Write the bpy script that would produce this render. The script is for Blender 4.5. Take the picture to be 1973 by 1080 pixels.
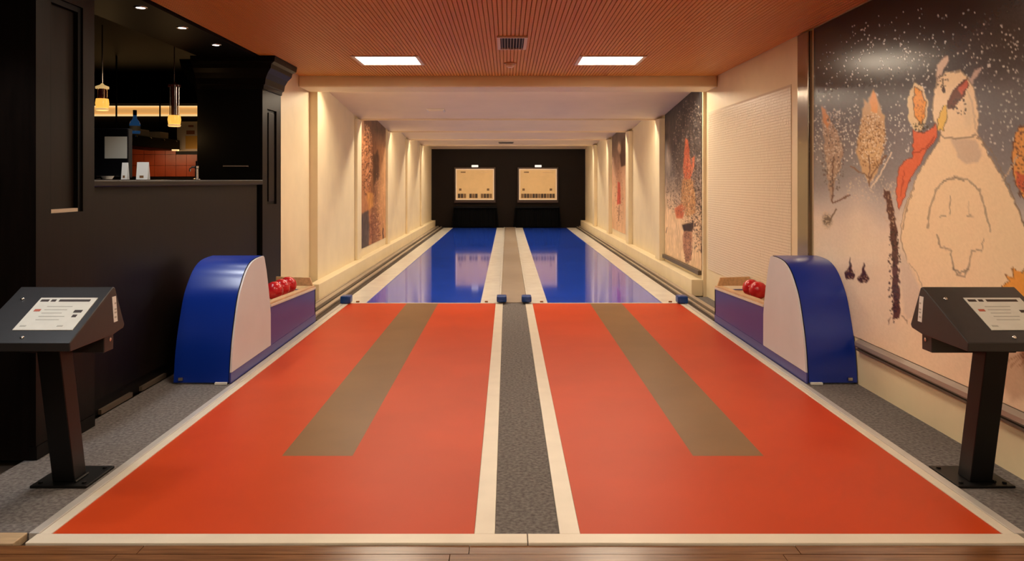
import bpy, bmesh, math, random
import numpy as np
from mathutils import Vector, Matrix

random.seed(7)
rng = np.random.default_rng(11)
S = bpy.context.scene
COL = S.collection
for o in list(bpy.data.objects):
    bpy.data.objects.remove(o)

# ------------------------------------------------------------------ camera, world, exposure
CX, CH, FPX = -0.08, 1.40, 1500.0          # camera x, eye height, focal length in pixels (1973 wide)
VPX, VPY = 977.0, 348.0                    # vanishing point of the lanes in the photograph
cam = bpy.data.cameras.new('camera')
cam.sensor_width = 36.0
cam.lens = 36.0 * FPX / 1973.0
cam.shift_x = (986.5 - VPX) / 1973.0
cam.shift_y = (VPY - 540.0) / 1973.0
cam.clip_start = 0.05
camo = bpy.data.objects.new('camera', cam)
COL.objects.link(camo)
camo.location = (CX, 0, CH)
camo.rotation_euler = (math.pi / 2, 0, 0)
S.camera = camo
w = bpy.data.worlds.new('world')
S.world = w
w.use_nodes = True
w.node_tree.nodes['Background'].inputs[0].default_value = (1.0, 0.85, 0.7, 1)
w.node_tree.nodes['Background'].inputs[1].default_value = 0.01
S.view_settings.view_transform = 'Standard'
S.view_settings.look = 'None'
S.view_settings.gamma = 1.0
S.view_settings.use_curve_mapping = False
S.view_settings.exposure = 1.33
PANEL_E = 8.0                              # ceiling panel emission
TUBE_W = 30.0                              # tunnel tube light watts
WARM = (1.0, 0.83, 0.62)


def W(px, py, d):
    """photo pixel + distance along the lanes -> world point"""
    return ((px - VPX) / FPX * d + CX, d, CH - (py - VPY) * d / FPX)


# ------------------------------------------------------------------ materials
def lin(c):
    c = np.asarray(c, float) / 255.0
    return np.where(c <= 0.04045, c / 12.92, ((c + 0.055) / 1.055) ** 2.4)


MATS = {}


def mat(name, col, rough=0.5, metal=0.0, noise=0.0, nscale=20.0, bump=0.0, bscale=200.0, emit=None, estr=0.0,
        coat=0.0, spec=0.5, stretch=(1, 1, 1), col2=None):
    m = bpy.data.materials.new(name)
    m.use_nodes = True
    nt = m.node_tree
    b = nt.nodes['Principled BSDF']
    b.inputs['Base Color'].default_value = (*col, 1)
    b.inputs['Roughness'].default_value = rough
    b.inputs['Metallic'].default_value = metal
    b.inputs['Specular IOR Level'].default_value = spec
    if coat:
        b.inputs['Coat Weight'].default_value = coat
        b.inputs['Coat Roughness'].default_value = 0.06
    if emit:
        b.inputs['Emission Color'].default_value = (*emit, 1)
        b.inputs['Emission Strength'].default_value = estr
    if noise or bump:
        g = nt.nodes.new('ShaderNodeNewGeometry')
        mp = nt.nodes.new('ShaderNodeMapping')
        mp.inputs['Scale'].default_value = stretch
        nt.links.new(g.outputs['Position'], mp.inputs['Vector'])
    if noise:
        n = nt.nodes.new('ShaderNodeTexNoise')
        n.inputs['Scale'].default_value = nscale
        n.inputs['Detail'].default_value = 4
        nt.links.new(mp.outputs[0], n.inputs['Vector'])
        r = nt.nodes.new('ShaderNodeValToRGB')
        c2 = col2 if col2 else tuple(c * (1 - noise) for c in col)
        r.color_ramp.elements[0].color = (*c2, 1)
        r.color_ramp.elements[1].color = (*(min(1, c * (1 + noise * 0.5)) for c in col), 1)
        r.color_ramp.elements[0].position = 0.3
        r.color_ramp.elements[1].position = 0.7
        nt.links.new(n.outputs['Fac'], r.inputs['Fac'])
        nt.links.new(r.outputs['Color'], b.inputs['Base Color'])
    if bump:
        n2 = nt.nodes.new('ShaderNodeTexNoise')
        n2.inputs['Scale'].default_value = bscale
        nt.links.new(mp.outputs[0], n2.inputs['Vector'])
        bp = nt.nodes.new('ShaderNodeBump')
        bp.inputs['Strength'].default_value = bump
        bp.inputs['Distance'].default_value = 0.002
        nt.links.new(n2.outputs['Fac'], bp.inputs['Height'])
        nt.links.new(bp.outputs['Normal'], b.inputs['Normal'])
    MATS[name] = m
    return m


mat('cream', (0.77, 0.65, 0.43), 0.55, noise=0.06, nscale=3, bump=0.08, bscale=120)
mat('cream_tile', (0.80, 0.70, 0.54), 0.35)
mat('grout', (0.64, 0.53, 0.39), 0.8)
mat('ceil_white', (0.80, 0.63, 0.42), 0.6, noise=0.05, nscale=2)
mat('red_mat', (0.49, 0.050, 0.0095), 0.42, noise=0.10, nscale=1.6, bump=0.05, bscale=350, spec=0.12)
mat('brown_strip', (0.20, 0.105, 0.045), 0.36, noise=0.12, nscale=2.5, bump=0.05, bscale=350, spec=0.14)
mat('border_white', (0.66, 0.60, 0.50), 0.35, noise=0.06, nscale=6)
mat('border_alu', (0.58, 0.56, 0.53), 0.35, metal=0.35, noise=0.06, nscale=9)
mat('carpet', (0.165, 0.15, 0.145), 0.95, noise=0.45, nscale=55, bump=0.9, bscale=260, spec=0.1)
mat('divider', (0.30, 0.24, 0.185), 0.3, noise=0.08, nscale=5)
mat('lane_blue', (0.018, 0.070, 0.56), 0.06, noise=0.12, nscale=2.0, spec=0.65)
mat('gutter_white', (0.64, 0.61, 0.56), 0.22, noise=0.08, nscale=5)
mat('dark_channel', (0.035, 0.022, 0.014), 0.6)
mat('rail_metal', (0.45, 0.37, 0.29), 0.35, metal=0.5)
mat('cap_blue', (0.004, 0.045, 0.22), 0.3)
mat('hood_blue', (0.001, 0.022, 0.26), 0.28, spec=0.5, noise=0.05, nscale=3)
mat('skirt_blue', (0.050, 0.052, 0.25), 0.34, spec=0.3)
mat('panel_grey', (0.60, 0.60, 0.64), 0.5, noise=0.04, nscale=4)
mat('black_edge', (0.002, 0.002, 0.003), 0.5, spec=0.1)
mat('wood_rim', (0.62, 0.40, 0.21), 0.4, noise=0.2, nscale=8, stretch=(6, 1, 6))
mat('ball_red', (0.55, 0.012, 0.018), 0.22, noise=0.25, nscale=14, spec=0.5)
mat('dark_wood', (0.0045, 0.0033, 0.0028), 0.42, noise=0.35, nscale=9, stretch=(4, 4, 0.4), spec=0.15)
mat('brown_wood', (0.0062, 0.0038, 0.0028), 0.42, noise=0.3, nscale=9, stretch=(4, 4, 0.4), spec=0.11)
mat('black_wood', (0.0016, 0.0014, 0.0014), 0.5, spec=0.12)
mat('counter_wood', (0.008, 0.005, 0.004), 0.35, spec=0.15)
mat('steel', (0.62, 0.60, 0.58), 0.25, metal=1.0)
mat('post_metal', (0.30, 0.25, 0.20), 0.16, metal=1.0)
mat('desk_metal', (0.022, 0.021, 0.023), 0.42, metal=0.1, noise=0.1, nscale=30, spec=0.5)
mat('desk_post', (0.0025, 0.0025, 0.003), 0.45, spec=0.3)
mat('paper', (0.62, 0.62, 0.57), 0.45, noise=0.06, nscale=18)
mat('paper_white', (0.72, 0.72, 0.70), 0.5)
mat('ink', (0.03, 0.018, 0.015), 0.6)
mat('ink_red', (0.42, 0.10, 0.06), 0.6)
mat('ink_grey', (0.40, 0.40, 0.36), 0.6)
mat('diffuser', (0.8, 0.8, 0.8), 0.5, emit=WARM, estr=PANEL_E)
mat('diffuser_bright', (0.8, 0.8, 0.8), 0.5, emit=WARM, estr=PANEL_E * 1.55)   # emission raised on the nearer pairs to brighten beam and low walls
mat('tube', (0.8, 0.8, 0.8), 0.5, emit=(1, 0.86, 0.66), estr=6)
mat('frame_white', (0.74, 0.64, 0.54), 0.4)
mat('vent_frame', (0.66, 0.52, 0.42), 0.4)
mat('vent_fin', (0.24, 0.20, 0.17), 0.4)
mat('vent_dark', (0.010, 0.007, 0.005), 0.8)
mat('sensor', (0.50, 0.30, 0.17), 0.5)
mat('ceil_back', (0.46, 0.17, 0.03), 0.9)
mat('back_wall', (0.008, 0.0042, 0.003), 0.6, spec=0.15, noise=0.2, nscale=3)
mat('back_frame', (0.024, 0.006, 0.003), 0.45)
mat('curtain', (0.0008, 0.001, 0.0014), 0.9, spec=0.1)
mat('board_face', (0.52, 0.34, 0.15), 0.5, emit=(1.0, 0.58, 0.22), estr=0.11, noise=0.08, nscale=6)
mat('board_frame', (0.75, 0.62, 0.45), 0.45, emit=(1.0, 0.75, 0.5), estr=0.05)
mat('lamp_white', (0.8, 0.8, 0.8), 0.5, emit=(1, 0.92, 0.8), estr=0.32)
mat('board_digit', (0.055, 0.028, 0.010), 0.4)
mat('board_digit2', (0.20, 0.11, 0.04), 0.4)
mat('amber', (0.7, 0.35, 0.05), 0.2, emit=(1.0, 0.48, 0.08), estr=0.42)
mat('brass', (0.75, 0.52, 0.25), 0.25, metal=1.0)
mat('lamp_cap', (0.8, 0.6, 0.35), 0.35, emit=(1.0, 0.65, 0.25), estr=0.2)
mat('lamp_glass', (0.07, 0.018, 0.016), 0.1)
mat('bottle_blue', (0.02, 0.10, 0.32), 0.08, emit=(0.05, 0.2, 0.5), estr=0.05)  # faint emission puts a glow into the glass, no lamp inside
mat('strip_glow', (0.8, 0.5, 0.2), 0.5, emit=(1.0, 0.52, 0.16), estr=0.2)
mat('strip_edge', (0.85, 0.6, 0.3), 0.5, emit=(1.0, 0.66, 0.28), estr=0.35)
mat('red_tile', (0.34, 0.055, 0.014), 0.35, noise=0.3, nscale=5)
mat('poster', (0.55, 0.46, 0.35), 0.5)
mat('poster_yellow', (0.60, 0.33, 0.05), 0.5)
mat('poster_brown', (0.22, 0.07, 0.02), 0.5)
mat('spot_glow', (0.9, 0.9, 0.9), 0.4, emit=(1.0, 0.9, 0.82), estr=4.0)
mat('rail_wall', (0.36, 0.30, 0.25), 0.35, metal=0.3)
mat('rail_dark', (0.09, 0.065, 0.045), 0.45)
mat('trim_tan', (0.46, 0.33, 0.20), 0.4, noise=0.15, nscale=10, stretch=(1, 6, 6))


def wood_boards():
    m = mat('floor_wood', (0.17, 0.072, 0.028), 0.22, noise=0.35, nscale=7, stretch=(0.7, 9, 9), spec=0.5)
    return m


wood_boards()


def slat_material():
    m = mat('ceil_slat', (0.44, 0.175, 0.052), 0.5, spec=0.2)
    nt = m.node_tree
    b = nt.nodes['Principled BSDF']
    g = nt.nodes.new('ShaderNodeNewGeometry')
    sx = nt.nodes.new('ShaderNodeSeparateXYZ')
    nt.links.new(g.outputs['Position'], sx.inputs[0])
    md = nt.nodes.new('ShaderNodeMath'); md.operation = 'PINGPONG'; md.inputs[1].default_value = 0.016
    nt.links.new(sx.outputs['Y'], md.inputs[0])
    mr = nt.nodes.new('ShaderNodeMapRange')
    mr.inputs[1].default_value = 0.002; mr.inputs[2].default_value = 0.007
    nt.links.new(md.outputs[0], mr.inputs[0])
    n = nt.nodes.new('ShaderNodeTexNoise'); n.inputs['Scale'].default_value = 1.2
    nt.links.new(g.outputs['Position'], n.inputs['Vector'])
    mx = nt.nodes.new('ShaderNodeMix'); mx.data_type = 'RGBA'
    mx.inputs[6].default_value = (0.48, 0.205, 0.036, 1)
    mx.inputs[7].default_value = (0.71, 0.335, 0.070, 1)
    nt.links.new(mr.outputs[0], mx.inputs[0])
    nt.links.new(mx.outputs[2], b.inputs['Base Color'])


slat_material()


def print_material(name, rough):
    m = bpy.data.materials.new(name)
    m.use_nodes = True
    nt = m.node_tree
    b = nt.nodes['Principled BSDF']
    a = nt.nodes.new('ShaderNodeAttribute')
    a.attribute_name = 'print'
    nt.links.new(a.outputs['Color'], b.inputs['Base Color'])
    b.inputs['Roughness'].default_value = rough
    b.inputs['Specular IOR Level'].default_value = 0.4
    MATS[name] = m


print_material('mural_print', 0.22)
print_material('picture_print', 0.5)

# ------------------------------------------------------------------ mesh helpers
ORG = {}


class B:
    def __init__(self):
        self.bm = bmesh.new()

    def box(self, x0, x1, y0, y1, z0, z1):
        vs = [self.bm.verts.new(p) for p in
              ((x0, y0, z0), (x1, y0, z0), (x1, y1, z0), (x0, y1, z0), (x0, y0, z1), (x1, y0, z1), (x1, y1, z1), (x0, y1, z1))]
        for f in ((3, 2, 1, 0), (4, 5, 6, 7), (0, 1, 5, 4), (1, 2, 6, 5), (2, 3, 7, 6), (3, 0, 4, 7)):
            self.bm.faces.new([vs[i] for i in f])
        return self

    def hexa(self, pts):
        vs = [self.bm.verts.new(p) for p in pts]
        for f in ((3, 2, 1, 0), (4, 5, 6, 7), (0, 1, 5, 4), (1, 2, 6, 5), (2, 3, 7, 6), (3, 0, 4, 7)):
            self.bm.faces.new([vs[i] for i in f])
        return self

    def prism_x(self, prof, x0, x1):
        """profile [(y, z)...] extruded along x"""
        n = len(prof)
        a = [self.bm.verts.new((x0, y, z)) for y, z in prof]
        b = [self.bm.verts.new((x1, y, z)) for y, z in prof]
        self.bm.faces.new(a[::-1])
        self.bm.faces.new(b)
        for i in range(n):
            j = (i + 1) % n
            self.bm.faces.new((a[i], a[j], b[j], b[i]))
        bmesh.ops.recalc_face_normals(self.bm, faces=self.bm.faces[:])
        return self

    def prism_y(self, prof, y0, y1):
        """profile [(x, z)...] extruded along y"""
        n = len(prof)
        a = [self.bm.verts.new((x, y0, z)) for x, z in prof]
        b = [self.bm.verts.new((x, y1, z)) for x, z in prof]
        self.bm.faces.new(a)
        self.bm.faces.new(b[::-1])
        for i in range(n):
            j = (i + 1) % n
            self.bm.faces.new((a[j], a[i], b[i], b[j]))
        bmesh.ops.recalc_face_normals(self.bm, faces=self.bm.faces[:])
        return self

    def lathe(self, cx, cy, prof, seg=24, caps=True, z0=0.0):
        """profile [(r, z)...] turned about a vertical axis at (cx, cy)"""
        rings = []
        for r, z in prof:
            if r < 1e-6:
                rings.append([self.bm.verts.new((cx, cy, z0 + z))])
            else:
                rings.append([self.bm.verts.new((cx + r * math.cos(2 * math.pi * i / seg), cy + r * math.sin(2 * math.pi * i / seg), z0 + z))
                              for i in range(seg)])
        for p, q in zip(rings, rings[1:]):
            for i in range(seg):
                j = (i + 1) % seg
                if len(p) == 1 and len(q) == 1:
                    continue
                if len(p) == 1:
                    self.bm.faces.new((p[0], q[j], q[i]))
                elif len(q) == 1:
                    self.bm.faces.new((p[i], p[j], q[0]))
                else:
                    self.bm.faces.new((p[i], p[j], q[j], q[i]))
        if caps and len(rings[0]) > 1:
            self.bm.faces.new(rings[0][::-1])
        if caps and len(rings[-1]) > 1:
            self.bm.faces.new(rings[-1])
        bmesh.ops.recalc_face_normals(self.bm, faces=self.bm.faces[:])
        return self

    def sphere(self, c, r, u=28, v=18):
        bmesh.ops.create_uvsphere(self.bm, u_segments=u, v_segments=v, radius=r, matrix=Matrix.Translation(c))
        return self

    def tube(self, pts, r, seg=10):
        rings = []
        pts = [Vector(p) for p in pts]
        for k, p in enumerate(pts):
            t = (pts[min(k + 1, len(pts) - 1)] - pts[max(k - 1, 0)]).normalized()
            up = Vector((0, 0, 1)) if abs(t.z) < 0.9 else Vector((0, 1, 0))
            a = t.cross(up).normalized()
            b = t.cross(a)
            rings.append([self.bm.verts.new(p + a * r * math.cos(2 * math.pi * i / seg) + b * r * math.sin(2 * math.pi * i / seg)) for i in range(seg)])
        for p, q in zip(rings, rings[1:]):
            for i in range(seg):
                self.bm.faces.new((p[i], p[(i + 1) % seg], q[(i + 1) % seg], q[i]))
        self.bm.faces.new(rings[0][::-1])
        self.bm.faces.new(rings[-1])
        bmesh.ops.recalc_face_normals(self.bm, faces=self.bm.faces[:])
        return self

    def bevel(self, w, seg=2):
        bmesh.ops.remove_doubles(self.bm, verts=self.bm.verts[:], dist=1e-6)
        es = [e for e in self.bm.edges if len(e.link_faces) == 2 and e.calc_face_angle(0) > 0.5]
        bmesh.ops.bevel(self.bm, geom=es, offset=w, segments=seg, affect='EDGES', profile=0.5)
        return self

    def make(self, name, m, parent=None, smooth=False):
        me = bpy.data.meshes.new(name)
        if parent is not None:
            org = ORG[parent.name]
        else:
            zs = [v.co for v in self.bm.verts]
            lo = [min(v[i] for v in zs) for i in range(3)]
            hi = [max(v[i] for v in zs) for i in range(3)]
            org = Vector(((lo[0] + hi[0]) / 2, (lo[1] + hi[1]) / 2, lo[2]))
        bmesh.ops.translate(self.bm, verts=self.bm.verts[:], vec=-Vector(org))
        if smooth:
            for f in self.bm.faces:
                f.smooth = True
        self.bm.to_mesh(me)
        self.bm.free()
        me.materials.append(MATS[m])
        o = bpy.data.objects.new(name, me)
        COL.objects.link(o)
        if parent is not None:
            o.parent = parent
        else:
            o.location = org
        ORG[o.name] = Vector(org)
        if smooth:
            try:
                me.set_sharp_from_angle(angle=math.radians(35))
            except Exception:
                pass
        return o


def thing(name, loc, label, cat, group=None):
    o = bpy.data.objects.new(name, None)
    o.empty_display_size = 0.1
    COL.objects.link(o)
    o.location = loc
    ORG[o.name] = Vector(loc)
    tag(o, label, cat, group)
    return o


def tag(o, label, cat, group=None):
    o['label'] = label
    o['category'] = cat
    if group:
        o['group'] = group
    return o


def struct(o):
    o['kind'] = 'structure'
    return o


def copy_tree(o, parent=None):
    c = o.copy()
    COL.objects.link(c)
    c.parent = parent
    ORG[c.name] = ORG[o.name]
    for ch in list(o.children):
        copy_tree(ch, c)
    return c


def box(x0, x1, y0, y1, z0, z1):
    return B().box(min(x0, x1), max(x0, x1), y0, y1, z0, z1)


# ------------------------------------------------------------------ main dimensions
D0, D1, D2 = 3.00, 3.08, 8.92              # front bar, front of red mat, foul line
DB = 23.70                                 # back wall
ZC = 2.62                                  # hall ceiling
WR, WL = 2.34, -2.48                       # hall side walls
TL, TR = -2.38, 2.30                       # tunnel walls
LL, LR = -2.26, 2.16                       # front faces of the tunnel ledges
BAYS = [9.45, 12.10, 15.10, 18.00, 20.90, DB]
YBK = -4.0

# ------------------------------------------------------------------ floor
fl = struct(box(-5.6, WR, YBK, 2.34, -0.16, 0.0).make('floor', 'floor_wood'))
sub = box(-5.6, 2.6, 2.34, DB + 0.1, -0.16, -0.03).make('subfloor', 'dark_channel', fl)
ph = 0.074
plank_mesh = {}
y = 2.34
row = 0
y1 = D0 - 0.002
nrow = 9
ph = (y1 - 2.34) / nrow
for r in range(nrow):
    x = -2.48 - random.uniform(0.0, 1.0)
    while x < WR - 0.02:
        xa, xb = max(x, -2.48), min(x + 1.25, WR)
        if xb - xa > 0.05:
            box(xa + 0.0015, xb - 0.0015, 2.34 + r * ph + 0.0025, 2.34 + (r + 1) * ph - 0.0025, -0.03, -0.001 - random.uniform(0, 0.002)).make('plank', 'floor_wood', fl)
        x += 1.25
for xa, xb in ((-2.48, -1.985), (1.985, WR)):
    box(xa, xb, D0 + 0.0, D0 + 0.095, -0.03, 0.004).bevel(0.004).make('threshold_strip', 'trim_tan', fl)
for xa, xb, ya, yb in ((-2.50, -1.974, D0 + 0.097, 9.4), (1.974, WR, D0 + 0.097, 9.4), (-0.127, 0.127, D1 + 0.002, D2)):
    box(xa, xb, ya, yb, -0.03, -0.001).make('carpet_strip', 'carpet', fl)

# ------------------------------------------------------------------ approaches and lanes
AP_LABEL = {-1: 'red approach mat with brown centre strip on the bar side', 1: 'red approach mat with brown centre strip on the mural side'}
LN_LABEL = {-1: 'glossy blue bowling lane running past the bar-side wall', 1: 'glossy blue bowling lane running past the mural-side wall'}


def sbox(s, xa, xb, ya, yb, za, zb):
    return box(s * xa, s * xb, ya, yb, za, zb)


for s in (-1, 1):
    t = thing('bowling_approach', (s * 1.047, 6.0, -0.03), AP_LABEL[s], 'approach mat', 'approaches')
    c0 = 1.047
    y_b = 3.965                                       # near end of the brown strip
    bm = B()
    a, b = sorted((s * 0.211, s * (c0 - 0.18)))
    bm.box(a, b, y_b, D2 - 0.03, -0.03, 0)
    a, b = sorted((s * (c0 + 0.18), s * 1.884))
    bm.box(a, b, y_b, D2 - 0.03, -0.03, 0)
    a, b = sorted((s * 0.211, s * 1.884))
    bm.box(a, b, D1 + 0.001, y_b, -0.03, 0)
    bm.make('red_mat', 'red_mat', t)
    sbox(s, c0 - 0.18, c0 + 0.18, y_b, D2 - 0.03, -0.03, 0.0).make('brown_strip', 'brown_strip', t)
    sbox(s, 0.128, 0.210, D1, D2 - 0.02, -0.03, 0.005).bevel(0.003).make('inner_border', 'border_white', t)
    sbox(s, 1.885, 1.930, D1, D2 - 0.02, -0.03, 0.005).bevel(0.003).make('outer_border', 'border_white', t)
    sbox(s, 1.931, 1.973, D1, 8.9, -0.03, 0.008).bevel(0.003).make('edge_profile', 'border_alu', t)
    sbox(s, 0.0015, 1.938, D0, D1 - 0.0005, -0.03, 0.006).bevel(0.003).make('front_border', 'border_white', t)
    sbox(s, 0.211, 1.884, D2 - 0.029, D2 - 0.001, -0.03, 0.003).make('foul_line', 'border_white', t)

    l = thing('bowling_lane', (s * 1.04, 16.0, -0.03), LN_LABEL[s], 'bowling lane', 'lanes')
    sbox(s, 0.386, 1.698, D2, 23.2, -0.03, -0.004).make('lane_surface', 'lane_blue', l)
    sbox(s, 0.175, 0.385, D2, 23.2, -0.03, 0.004).bevel(0.003).make('side_board', 'gutter_white', l)
    sbox(s, 1.699, 1.972, D2, 23.2, -0.03, 0.004).bevel(0.003).make('side_board', 'gutter_white', l)
    sbox(s, 0.150, 0.174, D2, 23.2, -0.03, 0.022).bevel(0.003).make('edge_lip', 'gutter_white', l)
    for xa, xb in ((0.085, 0.198), (1.858, 1.973)):
        sbox(s, xa, xb, D2 - 0.10, D2 + 0.05, 0.0085 if xa > 1 else 0.0225, 0.092).bevel(0.014, 3).make('end_cap', 'cap_blue', l, smooth=True)
    for xa in (0.30, 1.78):
        sbox(s, xa, xa + 0.035, D2 + 0.02, D2 + 0.05, 0.0045, 0.018).make('latch', 'poster_brown', l)

dv = box(-0.149, 0.149, D2, 23.3, -0.03, 0.010).bevel(0.004).make('lane_divider', 'divider')
tag(dv, 'long grey-beige divider strip between the two blue lanes', 'divider strip')

# ball return tracks along the tunnel walls
for s, lx in ((-1, LL), (1, LR)):
    t = thing('ball_return_track', (s * 2.07, 15.0, -0.03),
              'dark ball return channel with pale rails along the %s tunnel wall' % ('bar-side' if s < 0 else 'mural-side'), 'ball track', 'ball return tracks')
    xo = abs(lx) - 0.004
    sbox(s, 1.976, xo, 7.80, 23.4, -0.001, 0.006).make('channel_bed', 'dark_channel', t)
    span = xo - 1.976
    for k, (fa, fb, h) in enumerate(((0.20, 0.38, 0.030), (0.55, 0.78, 0.045), (0.90, 1.0, 0.03))):
        sbox(s, 1.976 + span * fa, 1.976 + span * fb, 7.80, 23.4, 0.0065, h).bevel(0.004).make('rail', 'rail_metal', t)

# ------------------------------------------------------------------ right hall wall
wr = struct(box(WR, WR + 0.12, YBK, BAYS[0], -0.03, ZC).make('wall_right', 'cream'))
# mosaic of small tiles: too small to pick apart one by one
MY0, MY1, MZ0, MZ1, MP = 6.62, 9.36, 0.34, 2.22, 0.0262
gro = box(WR - 0.004, WR - 0.0002, MY0, MY1, MZ0, MZ1).make('tile_bed', 'grout', wr)
verts, faces = [], []
ny, nz = int((MY1 - MY0) / MP), int((MZ1 - MZ0) / MP)
for i in range(ny):
    for j in range(nz):
        ya, za = MY0 + i * MP + 0.0022, MZ0 + j * MP + 0.0022
        yb, zb = ya + MP - 0.0044, za + MP - 0.0044
        xf = WR - 0.0075 - random.uniform(0, 0.0012)
        k = len(verts)
        verts += [(xf, ya, za), (xf, yb, za), (xf, yb, zb), (xf, ya, zb), (WR - 0.004, ya, za), (WR - 0.004, yb, za), (WR - 0.004, yb, zb), (WR - 0.004, ya, zb)]
        faces += [(k + 3, k + 2, k + 1, k), (k, k + 1, k + 5, k + 4), (k + 1, k + 2, k + 6, k + 5), (k + 2, k + 3, k + 7, k + 6), (k + 3, k, k + 4, k + 7)]
me = bpy.data.meshes.new('mosaic_tiles')
org = ORG['wall_right']
me.from_pydata([(a - org.x, b - org.y, c - org.z) for a, b, c in verts], [], faces)
me.materials.append(MATS['cream_tile'])
mo = bpy.data.objects.new('mosaic_tiles', me)
COL.objects.link(mo)
mo.parent = wr
mo['kind'] = 'stuff'
struct(box(WR - 0.035, WR - 0.0005, 6.17, 6.40, 0.32, ZC - 0.03).bevel(0.006).make('trim_1', 'post_metal'))
rt = struct(B().prism_y([(WR - 0.0005, 0.255), (WR - 0.030, 0.262), (WR - 0.040, 0.275), (WR - 0.040, 0.300), (WR - 0.012, 0.318), (WR - 0.0005, 0.318)], YBK, 5.33).make('trim_2', 'rail_wall'))
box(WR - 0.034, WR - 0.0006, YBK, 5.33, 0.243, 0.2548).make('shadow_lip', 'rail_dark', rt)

# ------------------------------------------------------------------ hall ceiling
ce = struct(box(WL, WR, YBK, D2 + 0.02, ZC + 0.001, ZC + 0.12).make('ceiling', 'ceil_back'))
sp = 0.0335
me = None
n = int((WR - WL - 0.02) / sp)
b = B().box(-0.0142, 0.0142, YBK, D2 + 0.012, -0.018, 0.0)
b.bevel(0.002, 1)
me = bpy.data.meshes.new('slat')
b.bm.to_mesh(me)
b.bm.free()
me.materials.append(MATS['ceil_slat'])
cl = ORG['ceiling']
for i in range(n):
    o = bpy.data.objects.new('slat', me)
    COL.objects.link(o)
    o.parent = ce
    o.location = Vector((WL + 0.02 + sp * (i + 0.5), 0, ZC)) - cl
ZS = ZC - 0.018                            # underside of the slats

# beam at the mouth of the tunnel and side returns
bmx = B().box(WL, WR, D2 + 0.022, BAYS[0], 2.475, ZC + 0.12)
struct(bmx.bevel(0.02, 3).make('ceiling_beam', 'cream'))
wl = struct(box(WL - 0.10, WL, 8.262, BAYS[0], -0.03, ZC + 0.12).make('wall_left_end', 'cream'))

# ------------------------------------------------------------------ tunnel shell
tl = struct(box(TL - 0.2, TL, BAYS[0] + 0.001, DB, -0.03, 2.85).make('wall_left', 'cream'))
tr = struct(box(TR, TR + 0.2, BAYS[0] + 0.001, DB, -0.03, 2.85).make('wall_right_tunnel', 'cream'))
for i, (xa, xb) in enumerate(((TL + 0.0005, LL), (LR, TR - 0.0005))):
    struct(box(xa, xb, 9.03 if i == 0 else BAYS[0] + 0.01, DB, -0.001, 0.20).bevel(0.006).make('trim_%d' % (3 + i), 'cream'))
ct = struct(box(TL, TR, BAYS[0] + 0.002, DB, 2.80, 2.90).make('ceiling_tunnel', 'ceil_white'))
ZT0, ZT1 = 2.60, 2.36


def ztun(y):
    for a, b in zip(BAYS, BAYS[1:]):
        if a <= y <= b:
            return ZT0 + (ZT1 - ZT0) * (y - a) / (b - a)
    return ZT0


for i in range(5):
    a, b_ = BAYS[i] + 0.003, BAYS[i + 1] - 0.034
    B().prism_x([(a, ZT0), (b_, ZT1), (b_, ZT1 + 0.03), (a, ZT0 + 0.03)], TL + 0.001, TR - 0.001).make('sloped_panel', 'ceil_white', ct)
    if i < 4:
        box(TL + 0.001, TR - 0.001, BAYS[i + 1] - 0.032, BAYS[i + 1], 2.335, 2.799).bevel(0.004).make('baffle', 'ceil_white', ct)
# pilasters at the bay joints
for yb in BAYS[1:5]:
    box(TL, TL + 0.045, yb - 0.36, yb - 0.035, 0.201, 2.34).bevel(0.006).make('pilaster', 'cream', tl)
    box(TR - 0.085, TR, yb - 0.36, yb - 0.035, 0.201, 2.34).bevel(0.006).make('pilaster', 'cream', tr)

# tube lights hidden behind beam and baffles
for i in range(5):
    yl = BAYS[i] + 0.16
    zl = 2.545 if i == 0 else 2.52
    t = thing('tube_light', (-0.04, yl, zl), 'row of fluorescent tubes behind %s' % (
        'the cream beam at the tunnel mouth', 'the first ceiling baffle', 'the second ceiling baffle', 'the third ceiling baffle', 'the last ceiling baffle')[i], 'tube light', 'tunnel lights')
    box(TL + 0.15, TR - 0.15, yl - 0.04, yl + 0.04, zl + 0.005, zl + 0.035).make('housing', 'frame_white', t)
    B().tube([(TL + 0.2, yl, zl - 0.012), (TR - 0.2, yl, zl - 0.012)], 0.013).make('tube', 'tube', t)
    L = bpy.data.lights.new('tube_glow', 'AREA')
    L.shape = 'RECTANGLE'
    L.size = TR - TL - 0.4
    L.size_y = 0.06
    L.energy = TUBE_W
    L.color = (1.0, 0.84, 0.62)
    lo = bpy.data.objects.new('tube_glow', L)
    COL.objects.link(lo)
    lo.parent = t
    lo.location = (0, 0.03, -0.035)
    lo.rotation_euler = (math.radians(-22), 0, 0)

# ------------------------------------------------------------------ back wall with score boards and pits
bw = struct(box(TL - 0.2, TR + 0.2, DB, DB + 0.1, -0.03, 2.9).make('wall_back', 'back_wall'))


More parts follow.
